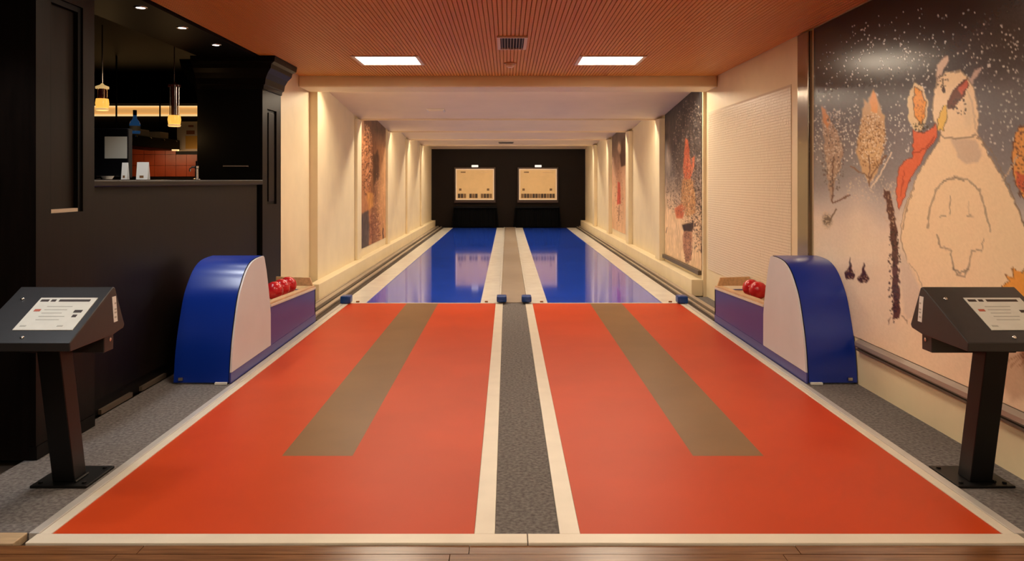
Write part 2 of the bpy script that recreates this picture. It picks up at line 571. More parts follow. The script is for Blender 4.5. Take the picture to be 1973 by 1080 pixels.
def score_board(px0, px1, side):
    d = 23.58
    x0, _, z1 = W(px0, 325, d)
    x1, _, z0 = W(px1, 385, d)
    t = thing('score_board', ((x0 + x1) / 2, DB, z0), 'lit cream score board with dark digit row above the %s pin pit' % side, 'score board', 'score boards')
    box(x0 - 0.05, x1 + 0.05, d + 0.03, DB - 0.0005, z0 - 0.09, z1 + 0.05).bevel(0.01).make('case', 'back_frame', t)
    f = box(x0, x1, d + 0.005, d + 0.0295, z0, z1).bevel(0.006).make('face', 'board_face', t)
    wd = 0.035
    for q in ((x0, x1, z1 - wd, z1), (x0, x1, z0, z0 + wd), (x0, x0 + wd, z0 + wd, z1 - wd), (x1 - wd, x1, z0 + wd, z1 - wd)):
        box(q[0], q[1], d - 0.008, d + 0.0045, q[2], q[3]).make('frame_bar', 'board_frame', t)
    n = 12
    a, bq = x0 + 0.06, x1 - 0.06
    for k in range(n):
        if k in (3, 7) and side == 'bar-side':
            continue
        xa = a + (bq - a) * k / n
        box(xa + 0.006, xa + (bq - a) / n - 0.006, d - 0.004, d + 0.0045, z0 + 0.06, z0 + 0.19).make('digit', 'board_digit' if (k * 7 + (side == 'bar-side')) % 3 else 'board_digit2', t)
    for xx in (x0 + 0.10, x1 - 0.22):
        box(xx, xx + 0.075, d - 0.003, d + 0.0045, z0 + 0.28, z0 + 0.35).make('counter_window', 'board_digit2', t)
    box(x0 + 0.15, x0 + 0.30, d, d + 0.0045, z1 - 0.12, z1 - 0.085).make('printed_mark', 'board_digit2', t)
    box(x0 + 0.72, x0 + 0.98, d, d + 0.0045, z1 - 0.115, z1 - 0.10).make('printed_mark', 'wood_rim', t)
    xm, _, zm = W(915 if side == 'bar-side' else 1037, 322, d)
    box(xm - 0.10, xm + 0.10, d - 0.03, d + 0.08, z1 + 0.051, z1 + 0.115).bevel(0.01).make('signal_lamp', 'lamp_white', t)
    return t


score_board(878, 952, 'bar-side')
score_board(1000, 1073, 'mural-side')
for px0, px1, side in ((871, 960, 'bar-side'), (990, 1081, 'mural-side')):
    d = 23.40
    x0, _, _ = W(px0, 400, d)
    x1, _, z1 = W(px1, 401, d)
    t = thing('pin_pit', ((x0 + x1) / 2, d, 0), 'black curtained pin pit at the end of the %s blue lane' % side, 'pin pit', 'pin pits')
    # side cheeks flare towards the lane, header bar on top, pleated curtain between
    for s in (-1, 1):
        xe = x0 if s < 0 else x1
        B().hexa([(xe - 0.02, d + 0.02, 0.012), (xe + 0.02, d + 0.02, 0.012), (xe + 0.02, DB - 0.001, 0.012), (xe - 0.02, DB - 0.001, 0.012),
                  (xe - 0.02 - s * 0.06, d + 0.05, z1), (xe + 0.02 - s * 0.06, d + 0.05, z1), (xe + 0.02 - s * 0.06, DB - 0.001, z1), (xe - 0.02 - s * 0.06, DB - 0.001, z1)]).make('cheek', 'curtain', t)
    box(x0 + 0.05, x1 - 0.05, d, DB - 0.001, z1, z1 + 0.05).bevel(0.01).make('header_bar', 'black_edge', t)
    m = 48
    bm = B()
    vt, vb = [], []
    for i in range(m + 1):
        u = i / m
        x = x0 + 0.08 + (x1 - x0 - 0.16) * u
        yy = d + 0.07 + 0.012 * math.sin(u * 60)
        vt.append(bm.bm.verts.new((x, yy, z1 - 0.001)))
        vb.append(bm.bm.verts.new((x, yy + 0.004, 0.02)))
    for i in range(m):
        bm.bm.faces.new((vb[i], vb[i + 1], vt[i + 1], vt[i]))
    bm.make('curtain', 'curtain', t, smooth=True)

# ------------------------------------------------------------------ ceiling fixtures
PAIRS = [(7.50, 8.00), (4.36, 4.93), (1.24, 1.81), (-1.88, -1.31)]  # last pair is unseen, added behind the camera for more diffuse light
for k, (ya, yb) in enumerate(PAIRS):
    for xa, xb, side in ((-1.545, -0.965, 'bar'), (0.65, 1.23, 'mural')):
        t = thing('ceiling_light', ((xa + xb) / 2, (ya + yb) / 2, ZS), 'square glowing ceiling panel on the %s side, %s' % (
            side, ('next to the tunnel beam', 'second from the tunnel beam', 'third from the tunnel beam', 'added behind the camera as fourth from the tunnel beam')[k]), 'ceiling light', 'ceiling panels')
        fw = 0.035
        z0, z1 = ZS - 0.012, ZS - 0.0005
        bm = B()
        bm.box(xa - fw, xb + fw, ya - fw, ya, z0, z1).box(xa - fw, xb + fw, yb, yb + fw, z0, z1)
        bm.box(xa - fw, xa, ya, yb, z0, z1).box(xb, xb + fw, ya, yb, z0, z1)
        bm.make('frame', 'frame_white', t)
        box(xa, xb, ya, yb, z0 + 0.004, z1).make('diffuser', 'diffuser' if k == 0 else 'diffuser_bright', t)

vx0, vx1, vy0, vy1 = -0.165, 0.092, 6.46, 7.06
t = thing('ceiling_vent', ((vx0 + vx1) / 2, (vy0 + vy1) / 2, ZS), 'small rectangular air vent with dark fins in the slatted ceiling', 'air vent')
z0, z1 = ZS - 0.016, ZS - 0.0005
bm = B()
fw = 0.028
bm.box(vx0, vx1, vy0, vy0 + fw, z0, z1).box(vx0, vx1, vy1 - fw, vy1, z0, z1).box(vx0, vx0 + fw, vy0 + fw, vy1 - fw, z0, z1).box(vx1 - fw, vx1, vy0 + fw, vy1 - fw, z0, z1)
bm.make('frame', 'vent_frame', t)
box(vx0 + fw, vx1 - fw, vy0 + fw, vy1 - fw, z1 - 0.002, z1).make('backing', 'vent_dark', t)
for i in range(8):
    xx = vx0 + fw + (vx1 - vx0 - 2 * fw) * (i + 0.5) / 8
    box(xx - 0.003, xx + 0.003, vy0 + fw, vy1 - fw, z0 + 0.001, z1 - 0.002).make('fin', 'vent_fin', t)
sx, sy, _ = W(983, 120, 7.95)
t = thing('smoke_detector', (sx, sy, ZS), 'small round brown smoke detector between the two ceiling panels', 'smoke detector')
B().lathe(sx, sy, [(0.062, 0.0), (0.062, -0.012), (0.050, -0.016)][::-1], z0=ZS - 0.0005).make('base', 'sensor', t, smooth=True)
B().lathe(sx, sy, [(0.0, -0.048), (0.030, -0.046), (0.046, -0.030), (0.048, -0.0165)], z0=ZS - 0.0005).make('dome', 'vent_frame', t, smooth=True)
# little fittings on the tunnel ceiling
for px, dd, ww, lab in ((840, 11.3, 0.25, 'small flat white fitting on the first sloped ceiling panel of the tunnel'), (975, 20.3, 0.40, 'small flat dark fitting on a sloped ceiling panel far down the tunnel')):
    xx = (px - VPX) / FPX * dd + CX
    zz = ztun(dd)
    t = thing('ceiling_fitting', (xx, dd, zz), lab, 'light fitting')
    sl = (ZT1 - ZT0) / 3.0
    def sl_box(xa, xb, ya, yb, ta, tb):
        f = lambda yy: ztun(dd) + (ZT1 - ZT0) / 2.8 * (yy - dd)
        return B().hexa([(xa, ya, f(ya) - tb), (xb, ya, f(ya) - tb), (xb, yb, f(yb) - tb), (xa, yb, f(yb) - tb),
                         (xa, ya, f(ya) - ta), (xb, ya, f(ya) - ta), (xb, yb, f(yb) - ta), (xa, yb, f(yb) - ta)])
    sl_box(xx - ww / 2, xx + ww / 2, dd - 0.09, dd + 0.09, 0.004, 0.022).make('plate', 'frame_white' if dd < 15 else 'vent_fin', t)
    sl_box(xx - ww / 2 + 0.02, xx + ww / 2 - 0.02, dd - 0.07, dd + 0.07, 0.0222, 0.030).make('lens', 'ceil_white' if dd < 15 else 'vent_dark', t)

# ------------------------------------------------------------------ ball returns
HOOD = [(5.357, 0.012), (5.372, 0.13), (5.395, 0.252), (5.440, 0.391), (5.52, 0.573), (5.60, 0.672), (5.68, 0.742), (5.78, 0.790), (5.90, 0.812), (6.07, 0.818)]
BACK = [(6.10, 0.800), (6.15, 0.70), (6.205, 0.55), (6.245, 0.42), (6.262, 0.33), (6.265, 0.075)]


def resample(p, n=40):
    # smooth Catmull-Rom through the profile
    out = []
    P = [p[0]] + list(p) + [p[-1]]
    per = max(2, n // (len(p) - 1))
    for i in range(1, len(P) - 2):
        for k in range(per):
            u = k / per
            q = []
            for c in range(2):
                a, b, c2, d = P[i - 1][c], P[i][c], P[i + 1][c], P[i + 2][c]
                q.append(0.5 * (2 * b + (c2 - a) * u + (2 * a - 5 * b + 4 * c2 - d) * u * u + (3 * b - a - 3 * c2 + d) * u ** 3))
            out.append(tuple(q))
    out.append(p[-1])
    return out


HS = resample(HOOD, 45)


def ball_return(s, label):
    XI, XO = 1.985, (2.375 if s < 0 else 2.330)
    t = thing('ball_return', (s * (XI + XO) / 2, 6.5, 0), label, 'ball return', 'ball returns')
    # curved shell: outer and inner skin
    def curved(xa, xb, off, name, m, z_min=0.0):
        pr = []
        for i, (yy, zz) in enumerate(HS):
            p, q = HS[max(i - 1, 0)], HS[min(i + 1, len(HS) - 1)]
            tx, tz = q[0] - p[0], q[1] - p[1]
            l = math.hypot(tx, tz)
            pr.append((yy + tz / l * off, max(zz - tx / l * off, z_min)))
        a, b = sorted((s * xa, s * xb))
        prof = list(HS) + pr[::-1]
        return B().prism_x(prof, a, b).make(name, m, t, smooth=True)
    curved(XI + 0.012, XO, 0.014, 'hood_shell', 'hood_blue', 0.012)
    # side cheeks
    inner = [(yy + 0.006, zz - 0.004) for yy, zz in HS] + BACK
    lo = [(p[0], max(p[1], 0.078)) for p in inner if p[1] > 0.07]
    lo = [(lo[0][0] - 0.003, 0.078)] + lo
    a, b = sorted((s * (XI - 0.004), s * (XI + 0.008)))
    B().prism_x(lo, a, b).make('side_panel', 'panel_grey', t)
    full = [(yy + 0.0, zz) for yy, zz in HS] + [(p[0] + 0.002, p[1]) for p in BACK] 
    a, b = sorted((s * (XI + 0.0085), s * (XI + 0.0118)))
    B().prism_x(full, a, b).make('edge_seal', 'black_edge', t)
    a, b = sorted((s * (XO - 0.02), s * (XO - 0.001)))
    B().prism_x([(yy + 0.016, zz - 0.014 if zz > 0.05 else zz) for yy, zz in HS] + BACK, a, b).make('outer_cheek', 'hood_blue', t)
    sbox(s, XI - 0.003, XI + 0.008, 5.362, 7.74, 0.004, 0.076).make('skirt', 'skirt_blue', t)
    # trough
    z_n, z_f = 0.385, 0.325
    yA, yB = 6.27, 7.74
    def slope(xa, xb, za_n, za_f, zb_n, zb_f, name, m, ya=yA, yb=yB):
        xa, xb = sorted((s * xa, s * xb))
        return B().hexa([(xa, ya, za_n), (xb, ya, za_n), (xb, yb, za_f), (xa, yb, za_f), (xa, ya, zb_n), (xb, ya, zb_n), (xb, yb, zb_f), (xa, yb, zb_f)]).make(name, m, t)
    slope(XI, XI + 0.03, 0.077, 0.077, z_n, z_f, 'trough_panel', 'skirt_blue')
    slope(XO - 0.03, XO, 0.012, 0.012, z_n + 0.06, z_f + 0.06, 'trough_wall', 'wood_rim')
    slope(XI + 0.03, XO - 0.03, 0.20, 0.17, z_n - 0.033, z_f - 0.007, 'trough_bed', 'wood_rim', yA, yB - 0.03)
    slope(XI - 0.006, XI + 0.062, z_n + 0.0005, z_f + 0.0005, z_n + 0.016, z_f + 0.016, 'rim', 'border_white')
    slope(XI + 0.004, XI + 0.066, z_n + 0.0165, z_f + 0.0165, z_n + 0.034, z_f + 0.034, 'rim', 'wood_rim')
    sbox(s, XI, XO, yB - 0.0285, yB, 0.012, z_f).make('end_panel', 'skirt_blue', t)
    xa, xb = s * (XI + 0.02), s * (XO - 0.005)
    B().prism_y([(xa, z_f + 0.035), (s * (XI + 0.05), z_f + 0.115), (xb, z_f + 0.125), (xb, z_f + 0.035)], yB - 0.028, yB - 0.002).make('end_board', 'wood_rim', t)
    sbox(s, XI + 0.02, XI + 0.10, 5.335, 5.356, 0.002, 0.016).make('foot', 'paper_white', t)
    sbox(s, XO - 0.07, XO - 0.04, 5.338, 5.356, 0.03, 0.05).make('screw', 'steel', t)
    return t


ball_return(-1, 'blue hooded ball return with grey side panel in front of the dark bar')
ball_return(1, 'blue hooded ball return with grey side panel against the mural wall')


def bed_z(yy):
    return 0.352 + (0.318 - 0.352) * (yy - 6.27) / (7.71 - 6.27)


def ball(x, yy, label, grp):
    r = 0.080
    z = bed_z(yy) + r + 0.003
    o = B().sphere((0, 0, 0), r)
    # three finger dimples' worth of detail: a flattened moulding seam ring
    o.bm.verts.ensure_lookup_table()
    ob = o.make('bowling_ball', 'ball_red', None, smooth=True)
    ob.location = (x, yy, z - r)
    ob.rotation_euler = (random.uniform(-0.05, 0.05), 0, random.uniform(0, 6))
    tag(ob, label, 'bowling ball', grp)
    return ob


for yy, lab in ((6.97, 'next to the blue hood'), (7.19, 'in the middle of the row'), (7.41, 'farthest from the blue hood')):
    ball(-2.165, yy, 'red bowling ball in the bar-side trough, %s' % lab, 'balls in the bar-side trough')
for yy, lab in ((6.98, 'next to the blue hood'), (7.17, 'farther from the blue hood')):
    ball(2.17, yy, 'red bowling ball in the mural-side trough, %s' % lab, 'balls in the mural-side trough')

# ------------------------------------------------------------------ control desks
def desk(x_left, label, po=0.0):
    HWID = 0.43
    xl, xr = x_left, x_left + HWID
    xc = (xl + xr) / 2
    t = thing('control_desk', (xc, 3.66, 0), label, 'control desk', 'control desks')
    prof = [(3.262, 0.684), (3.258, 0.722), (3.62, 0.907), (3.635, 0.902), (3.725, 0.715), (3.715, 0.700), (3.62, 0.686)]
    B().prism_x(prof, xl, xr).bevel(0.004, 2).make('housing', 'desk_metal', t)
    # sloped face frame
    p0, p1 = Vector((0, 3.258, 0.722)), Vector((0, 3.62, 0.907))
    ln = (p1 - p0).length
    e = (p1 - p0) / ln
    nrm = Vector((0, -e.z, e.y))
    def on(u0, u1, v0, v1, h0, h1, name, m, par):
        """box lying on the slope: u from left edge, v up the slope"""
        q = []
        for h in (h0, h1):
            for u, v in ((u0, v0), (u1, v0), (u1, v1), (u0, v1)):
                p = p0 + e * v + nrm * h
                q.append((xl + u, p.y, p.z))
        return B().hexa(q).make(name, m, par)
    sh = on(0.143, 0.400, 0.083, 0.317, 0.0006, 0.0030, 'instruction_card', 'paper', t)
    H0, H1 = 0.0031, 0.0038
    on(0.153, 0.190, 0.287, 0.303, H0, H1, 'printed_bar', 'ink', sh)
    on(0.200, 0.222, 0.287, 0.303, H0, H1, 'printed_bar', 'ink', sh)
    on(0.236, 0.376, 0.287, 0.303, H0, H1, 'printed_bar', 'ink', sh)
    on(0.162, 0.190, 0.214, 0.230, H0, H1, 'printed_mark', 'ink_red', sh)
    on(0.342, 0.378, 0.205, 0.224, H0, H1, 'printed_mark', 'ink', sh)
    on(0.350, 0.370, 0.172, 0.190, H0, H1, 'printed_mark', 'ink', sh)
    on(0.160, 0.186, 0.106, 0.115, H0, H1, 'printed_mark', 'ink_grey', sh)
    on(0.320, 0.345, 0.106, 0.115, H0, H1, 'printed_mark', 'ink_grey', sh)
    for k in range(5):
        on(0.205, 0.318 - 0.012 * (k % 3), 0.248 - k * 0.024, 0.252 - k * 0.024, H0, H1, 'printed_line', 'ink_grey', sh)
    for u, v in ((0.060, 0.310), (0.212, 0.034)):
        p = p0 + e * v + nrm * 0.0005
        bm = B().lathe(0, 0, [(0.0085, 0.0), (0.0085, 0.003), (0.0055, 0.0065), (0.0, 0.0072)], seg=14)
        rot = Vector((0, 0, 1)).rotation_difference(nrm).to_matrix().to_4x4()
        bmesh.ops.transform(bm.bm, matrix=Matrix.Translation((xl + u, p.y, p.z)) @ rot, verts=bm.bm.verts[:])
        bm.make('screw', 'steel', t, smooth=True)
    for s_, xe in ((-1, xl), (1, xr)):
        xa, xb = (xe - 0.0016, xe - 0.0002) if s_ < 0 else (xe + 0.0002, xe + 0.0016)
        B().prism_x([(3.622, 0.742), (3.656, 0.742), (3.640, 0.862), (3.606, 0.862)], xa, xb).make('type_label', 'paper_white', t)
        xa, xb = (xe - 0.0022, xe - 0.0017) if s_ < 0 else (xe + 0.0017, xe + 0.0022)
        for z0 in (0.760, 0.782, 0.797, 0.825):
            B().prism_x([(3.627, z0), (3.646, z0), (3.644, z0 + 0.008), (3.625, z0 + 0.008)], xa, xb).make('printed_mark', 'ink_grey', t)
    sb = box(xl + 0.02, xr - 0.02, 3.575, 3.660, 0.610, 0.6855).bevel(0.004).make('switch_box', 'desk_metal', t)
    for xe in (xl + 0.0185, xr - 0.0185):
        bm = B().lathe(0, 0, [(0.009, -0.002), (0.009, 0.002), (0.0, 0.003)], seg=12)
        bmesh.ops.transform(bm.bm, matrix=Matrix.Translation((xe, 3.625, 0.662)) @ Matrix.Rotation(math.pi / 2 * (1 if xe > xc else -1), 4, 'Y'), verts=bm.bm.verts[:])
        bm.make('key_switch', 'steel', sb)
    hw = 0.052
    B().hexa([(xc + po - hw, 3.59, 0.012), (xc + po + hw, 3.59, 0.012), (xc + po + hw, 3.69, 0.012), (xc + po - hw, 3.69, 0.012),
              (xc + po - hw, 3.46, 0.6845), (xc + po + hw, 3.46, 0.6845), (xc + po + hw, 3.56, 0.6845), (xc + po - hw, 3.56, 0.6845)]).bevel(0.004, 2).make('post', 'desk_post', t)
    bp = box(xc + po - 0.130, xc + po + 0.130, 3.545, 3.80, 0.0, 0.0115).bevel(0.003).make('base_plate', 'desk_post', t)
    for dx in (-0.1, 0.1):
        for yy in (3.58, 3.765):
            B().lathe(xc + po + dx, yy, [(0.011, 0.0), (0.011, 0.006), (0.0, 0.008)], seg=6, z0=0.0118).make('bolt', 'desk_post', bp)
    B().tube([(xc + po + hw + 0.006, 3.58, 0.017), (xc + po + hw + 0.006, 3.69, 0.017)], 0.006, 6).make('weld', 'desk_post', t)
    return t


desk(-2.34, 'dark metal control desk with instruction card standing by the bar')
desk(1.85, 'dark metal control desk with instruction card standing by the snow mural', 0.042)

# ------------------------------------------------------------------ bar side (left)
XB = -2.51                                  # bar front plane
# near column with a recessed panel
t = thing('wooden_column', (-2.6, 4.25, 0), 'tall dark wood column with recessed panel at the near end of the bar', 'column')
yA, yB = 3.90, 4.452
pa, pb, pz0, pz1 = 4.02, 4.333, 1.23, 2.36
bm = B()
bm.box(-2.80, -2.475, yA, yB, 0.0, ZC)
bm.make('core', 'brown_wood', t)
bm = B()
bm.box(-2.4745, -2.44, yA, pa, 0.07, ZC).box(-2.4745, -2.44, pb, yB, 0.07, ZC).box(-2.4745, -2.44, pa, pb, 0.07, pz0).box(-2.4745, -2.44, pa, pb, pz1, ZC)
bm.make('face_frame', 'brown_wood', t)
for q in ((pa, pa + 0.03, pz0, pz1), (pb - 0.03, pb, pz0, pz1), (pa + 0.03, pb - 0.03, pz1 - 0.03, pz1)):
    box(-2.4745, -2.452, q[0] + 0.0005, q[1] - 0.0005, q[2], q[3]).make('panel_moulding', 'black_wood', t)
box(-2.4745, -2.452, pa + 0.031, pb - 0.031, pz0 + 0.001, pz0 + 0.02).make('panel_sill', 'rail_metal', t)
box(-2.4745, -2.436, yA, yB, 0.0, 0.068).make('plinth', 'dark_wood', t)
struct(box(-2.86, -2.76, YBK, yA - 0.001, 0.0, ZC).make('wall_left_front', 'black_wood'))
wlf = struct(box(-2.76, -2.742, YBK, yA - 0.001, 1.43, 1.47).make('trim_5', 'dark_wood'))
struct(box(-2.98, WL, YBK, yA - 0.002, ZC + 0.002, ZC + 0.1).make('ceiling_left_front', 'black_wood'))

# bar counter
t = thing('bar_counter', (-2.7, 6.1, 0), 'long dark wood bar counter running beside the approach', 'bar counter')
box(-2.62, XB, yB + 0.002, 7.56, 0.10, 1.362).make('front_panel', 'brown_wood', t)
box(-2.62, XB - 0.02, yB + 0.002, 7.56, 0.0, 0.099).make('kick_board', 'dark_wood', t)
for q in ((4.66, 5.05), (5.18, 5.55)):
    box(XB - 0.019, XB + 0.002, q[0], q[1], 0.001, 0.03).make('kick_strip', 'rail_dark', t)
box(-3.26, XB + 0.05, yB + 0.002, 7.60, 1.3625, 1.408).bevel(0.010, 3).make('counter_top', 'counter_wood', t)

# far column with crown
t = thing('wooden_column', (-2.8, 7.95, 0), 'dark wood column with moulded crown at the far end of the bar', 'column')
cy0, cy1 = 7.64, 8.255
box(-3.12, WL - 0.02, cy0, cy1, 0.0, 2.30).make('shaft', 'black_wood', t)
xf = WL
bm = B()
pz0, pz1 = 1.16, 2.12
bm.box(xf - 0.0195, xf, cy0, cy0 + 0.15, 0.0, 2.30).box(xf - 0.0195, xf, cy1 - 0.15, cy1, 0.0, 2.30).box(xf - 0.0195, xf, cy0 + 0.15, cy1 - 0.15, 0.0, pz0).box(xf - 0.0195, xf, cy0 + 0.15, cy1 - 0.15, pz1, 2.30)
bm.make('face_frame', 'brown_wood', t)
box(xf - 0.0195, xf - 0.004, cy0 + 0.215, cy1 - 0.215, pz0 + 0.03, pz1 - 0.03).bevel(0.006).make('raised_panel', 'brown_wood', t)
crown = [(0.0, 2.30), (0.012, 2.30), (0.018, 2.335), (0.035, 2.345), (0.045, 2.40), (0.075, 2.45), (0.115, 2.49), (0.125, 2.53), (0.165, 2.545), (0.175, 2.60)]
bm = B()
for (e0, z0), (e1, z1) in zip(crown, crown[1:]):
    if z1 - z0 < 1e-4:
        continue
    bm.hexa([(-3.12, cy0 - e0, z0), (xf + e0, cy0 - e0, z0), (xf + e0, cy1, z0), (-3.12, cy1, z0),
             (-3.12, cy0 - e1, z1), (xf + e1, cy0 - e1, z1), (xf + e1, cy1, z1), (-3.12, cy1, z1)])
bm.make('crown', 'dark_wood', t)
# corbel bracket on the bar side
cp = [(-3.121, 2.595), (-3.30, 2.595), (-3.28, 2.50), (-3.22, 2.40), (-3.15, 2.33), (-3.121, 2.20)]
B().prism_y(cp, cy0 + 0.01, cy0 + 0.2).make('corbel', 'black_wood', t)
hx0, _, hz = W(432, 320, cy0)
hx1, _, _ = W(478, 320, cy0)
B().tube([(hx0, cy0 - 0.004, hz), (hx0, cy0 - 0.03, hz), (hx1, cy0 - 0.03, hz), (hx1, cy0 - 0.004, hz)], 0.006, 8).make('handle', 'vent_fin', t)

# soffit above the bar with three spotlights
SZ = 2.585
so = struct(box(-3.02, WL - 0.001, yA + 0.58, cy0 - 0.18, SZ, ZC + 0.1).make('trim_6', 'black_wood'))
SPOTS = []
for px, py in ((271, 14), (351, 53), (416, 86)):
    d = (SZ - CH) * FPX / (VPY - py)
    SPOTS.append((*W(px, py, d)[:2], SZ))
SPOTS += [(-2.60, 3.45, ZC), (-2.60, 2.70, ZC)]
SPN = ('in the bar soffit beside the near column', 'in the bar soffit between two others', 'in the bar soffit beside the crowned column',
       'in the dark ceiling above the bar-side control desk', 'in the dark ceiling over the wood floor')
for (x, yy, zz), where in zip(SPOTS, SPN):
    t = thing('spotlight', (x, yy, zz), 'small round recessed spotlight ' + where, 'spotlight', 'recessed spotlights')
    B().lathe(x, yy, [(0.030, -0.001), (0.046, -0.001), (0.044, -0.006), (0.032, -0.006), (0.030, -0.001)], seg=24, caps=False, z0=zz).make('ring', 'steel', t, smooth=True)
    B().lathe(x, yy, [(0.0, -0.0045), (0.029, -0.0045), (0.029, -0.001)], seg=24, z0=zz).make('lamp_disc', 'spot_glow', t)
    L = bpy.data.lights.new('spot_beam', 'SPOT')
    L.energy = 16
    L.spot_size = math.radians(80)
    L.spot_blend = 0.6
    L.color = (0.92, 0.96, 1.0)
    L.shadow_soft_size = 0.05
    lo = bpy.data.objects.new('spot_beam', L)
    COL.objects.link(lo)
    lo.parent = t
    lo.location = (0, 0, -0.02)

# bar room shell
BY = 10.2
struct(box(-5.6, WL - 0.1, BY, BY + 0.1, -0.03, 3.0).make('wall_bar_back', 'dark_wood'))
struct(box(-5.7, -5.6, YBK, BY + 0.1, -0.03, 3.0).make('wall_bar_left', 'dark_wood'))
struct(box(-5.6, -2.5, YBK, BY, 2.80, 2.9).make('ceiling_bar', 'brown_wood'))
struct(box(-5.7, WR + 0.12, YBK - 0.1, YBK, -0.03, 3.0).make('wall_front', 'cream'))
# lit cornice on the bar's back wall
xa, _, z0 = W(70, 222, BY - 0.05)
xb, _, z1 = W(420, 205, BY - 0.05)
t = thing('lit_shelf', ((xa + xb) / 2, BY, z0), 'long amber-lit shelf strip on the back wall of the bar', 'lit shelf')
box(xa, xb, BY - 0.045, BY - 0.0005, z0, z1).make('glow_panel', 'strip_glow', t)
box(xa, xb, BY - 0.07, BY - 0.0455, z0 - 0.012, z0 + 0.012).make('lower_edge', 'strip_edge', t)
box(xa, xb, BY - 0.07, BY - 0.0455, z1 - 0.008, z1 + 0.008).make('upper_edge', 'strip_edge', t)
box(xa, xb, BY - 0.10, BY - 0.0005, z1 + 0.03, z1 + 0.06).make('top_board', 'brown_wood', t)
# red tiled splashback
x0, _, z0 = W(236, 340, BY - 0.02)
x1, _, z1 = W(400, 276, BY - 0.02)
sbk = thing('splashback', ((x0 + x1) / 2, BY, z0), 'red-orange tiled splashback at the back of the bar', 'splashback')
nx, nzz = 8, 3
xposter = W(341, 291, BY)[0]
for i in range(nx):
    for j in range(nzz):
        xa = x0 + (x1 - x0) * i / nx
        za = z0 + (z1 - z0) * j / nzz
        if j == 2 and xa + (x1 - x0) / nx > xposter:
            continue
        box(xa + 0.002, xa + (x1 - x0) / nx - 0.002, BY - 0.014 - random.uniform(0, 0.002), BY - 0.0005, za + 0.002, za + (z1 - z0) / nzz - 0.002).make('tile', 'red_tile', sbk)
L = bpy.data.lights.new('splash_light', 'AREA')
L.shape = 'RECTANGLE'; L.size = 1.0; L.size_y = 0.04; L.energy = 1.6; L.color = (1.0, 0.62, 0.32)
# hanging black shelf
sx0, sy0, sz0 = W(247, 256, 8.6)
sx1, sy1, sz1 = W(347, 270, 10.1)
t = thing('hanging_shelf', ((sx0 + sx1) / 2, 9.3, 1.78), 'black bottle shelf hanging over the red splashback', 'shelf')
zt, zb = 1.925, 1.79
B().hexa([(sx0 - 0.4, 8.6, zb), (sx0, 8.6, zb), (sx1, 10.1, zb), (sx1 - 0.4, 10.1, zb), (sx0 - 0.4, 8.6, zt), (sx0, 8.6, zt), (sx1, 10.1, zt), (sx1 - 0.4, 10.1, zt)]).bevel(0.01).make('shelf_box', 'black_wood', t)
for k in range(4):
    u = 0.12 + 0.26 * k
    xx, yy = sx0 + (sx1 - sx0) * u, 8.6 + 1.5 * u
    B().lathe(xx + 0.004, yy, [(0.0, 0.0), (0.018, 0.006), (0.012, 0.02), (0.0, 0.024)], seg=12, z0=zt - 0.035).make('knob', 'steel', t, smooth=True)
for dx in (0.1, 0.9):
    xx, yy = sx0 - 0.2 + (sx1 - sx0) * dx, 8.6 + 1.5 * dx
    B().tube([(xx, yy, zt), (xx, yy, 2.80)], 0.01, 8).make('hanger_rod', 'black_edge', t)
lb = box(sx0 + 0.05, sx0 + 0.12, 9.6, 9.65, zb - 0.022, zb - 0.002).make('under_light', 'strip_edge', t)
lo = bpy.data.objects.new('splash_light', L)
COL.objects.link(lo)
lo.parent = t
lo.location = Vector(((sx0 + sx1) / 2, 9.6, zb - 0.03)) - ORG[t.name]
lo.rotation_euler = (math.radians(35), 0, 0)
for (px0, px1, py0, py1, d, lab) in ((272, 309, 238, 250, 8.98, 'flat cream carton on the black shelf beside the blue bottle'), (313, 343, 244, 256, 9.55, 'flat cream carton on the black shelf beside the poster')):
    x0, _, _ = W(px0, py0, d); x1, _, _ = W(px1, py1, d)
    xr = sx0 + (sx1 - sx0) * (d - 8.6) / 1.5
    hh = (py1 - py0) * d / FPX
    o = box(xr - 0.28, xr - 0.04, d, d + 0.25, zt + 0.001, zt + 0.001 + hh).bevel(0.006).make('carton', 'poster')
    tag(o, lab, 'carton')
# blue bottle
bx, by, _ = W(261, 250, 8.62)
bx -= 0.035
t = thing('bottle', (bx, by + 0.05, zt), 'blue glass bottle with dark neck on the black shelf', 'bottle')
bo = by + 0.06
B().lathe(bx, bo, [(0.0, 0.001), (0.052, 0.002), (0.056, 0.012), (0.056, 0.105), (0.046, 0.135), (0.022, 0.165), (0.019, 0.205)], seg=24, z0=zt).make('body', 'bottle_blue', t, smooth=True)
B().lathe(bx, bo, [(0.0205, 0.2055), (0.0205, 0.262), (0.0, 0.264)], seg=20, z0=zt).make('cap', 'black_edge', t, smooth=True)
B().lathe(bx, bo, [(0.0566, 0.03), (0.0566, 0.085)], seg=24, z0=zt).make('label_band', 'ink_grey', t, smooth=True)
# poster
d = BY - 0.02
x0, _, z0 = W(341, 291, d); x1, _, z1 = W(396, 234, d)
t = thing('poster', ((x0 + x1) / 2, BY, z0), 'framed beige poster with yellow glass motif behind the bar', 'poster')
box(x0, x1, d, BY - 0.0005, z0, z1).make('sheet', 'poster', t)
wd = x1 - x0
box(x0 + wd * 0.30, x0 + wd * 0.72, d - 0.002, d - 0.0002, z0 + 0.03, z0 + 0.20).make('printed_glass', 'poster_yellow', t)
box(x0 + wd * 0.33, x0 + wd * 0.62, d - 0.002, d - 0.0002, z0 + 0.22, z0 + 0.27).make('printed_band', 'poster_brown', t)
box(x0 + wd * 0.40, x0 + wd * 0.58, d - 0.002, d - 0.0002, z0 + 0.315, z0 + 0.34).make('printed_mark', 'poster_brown', t)

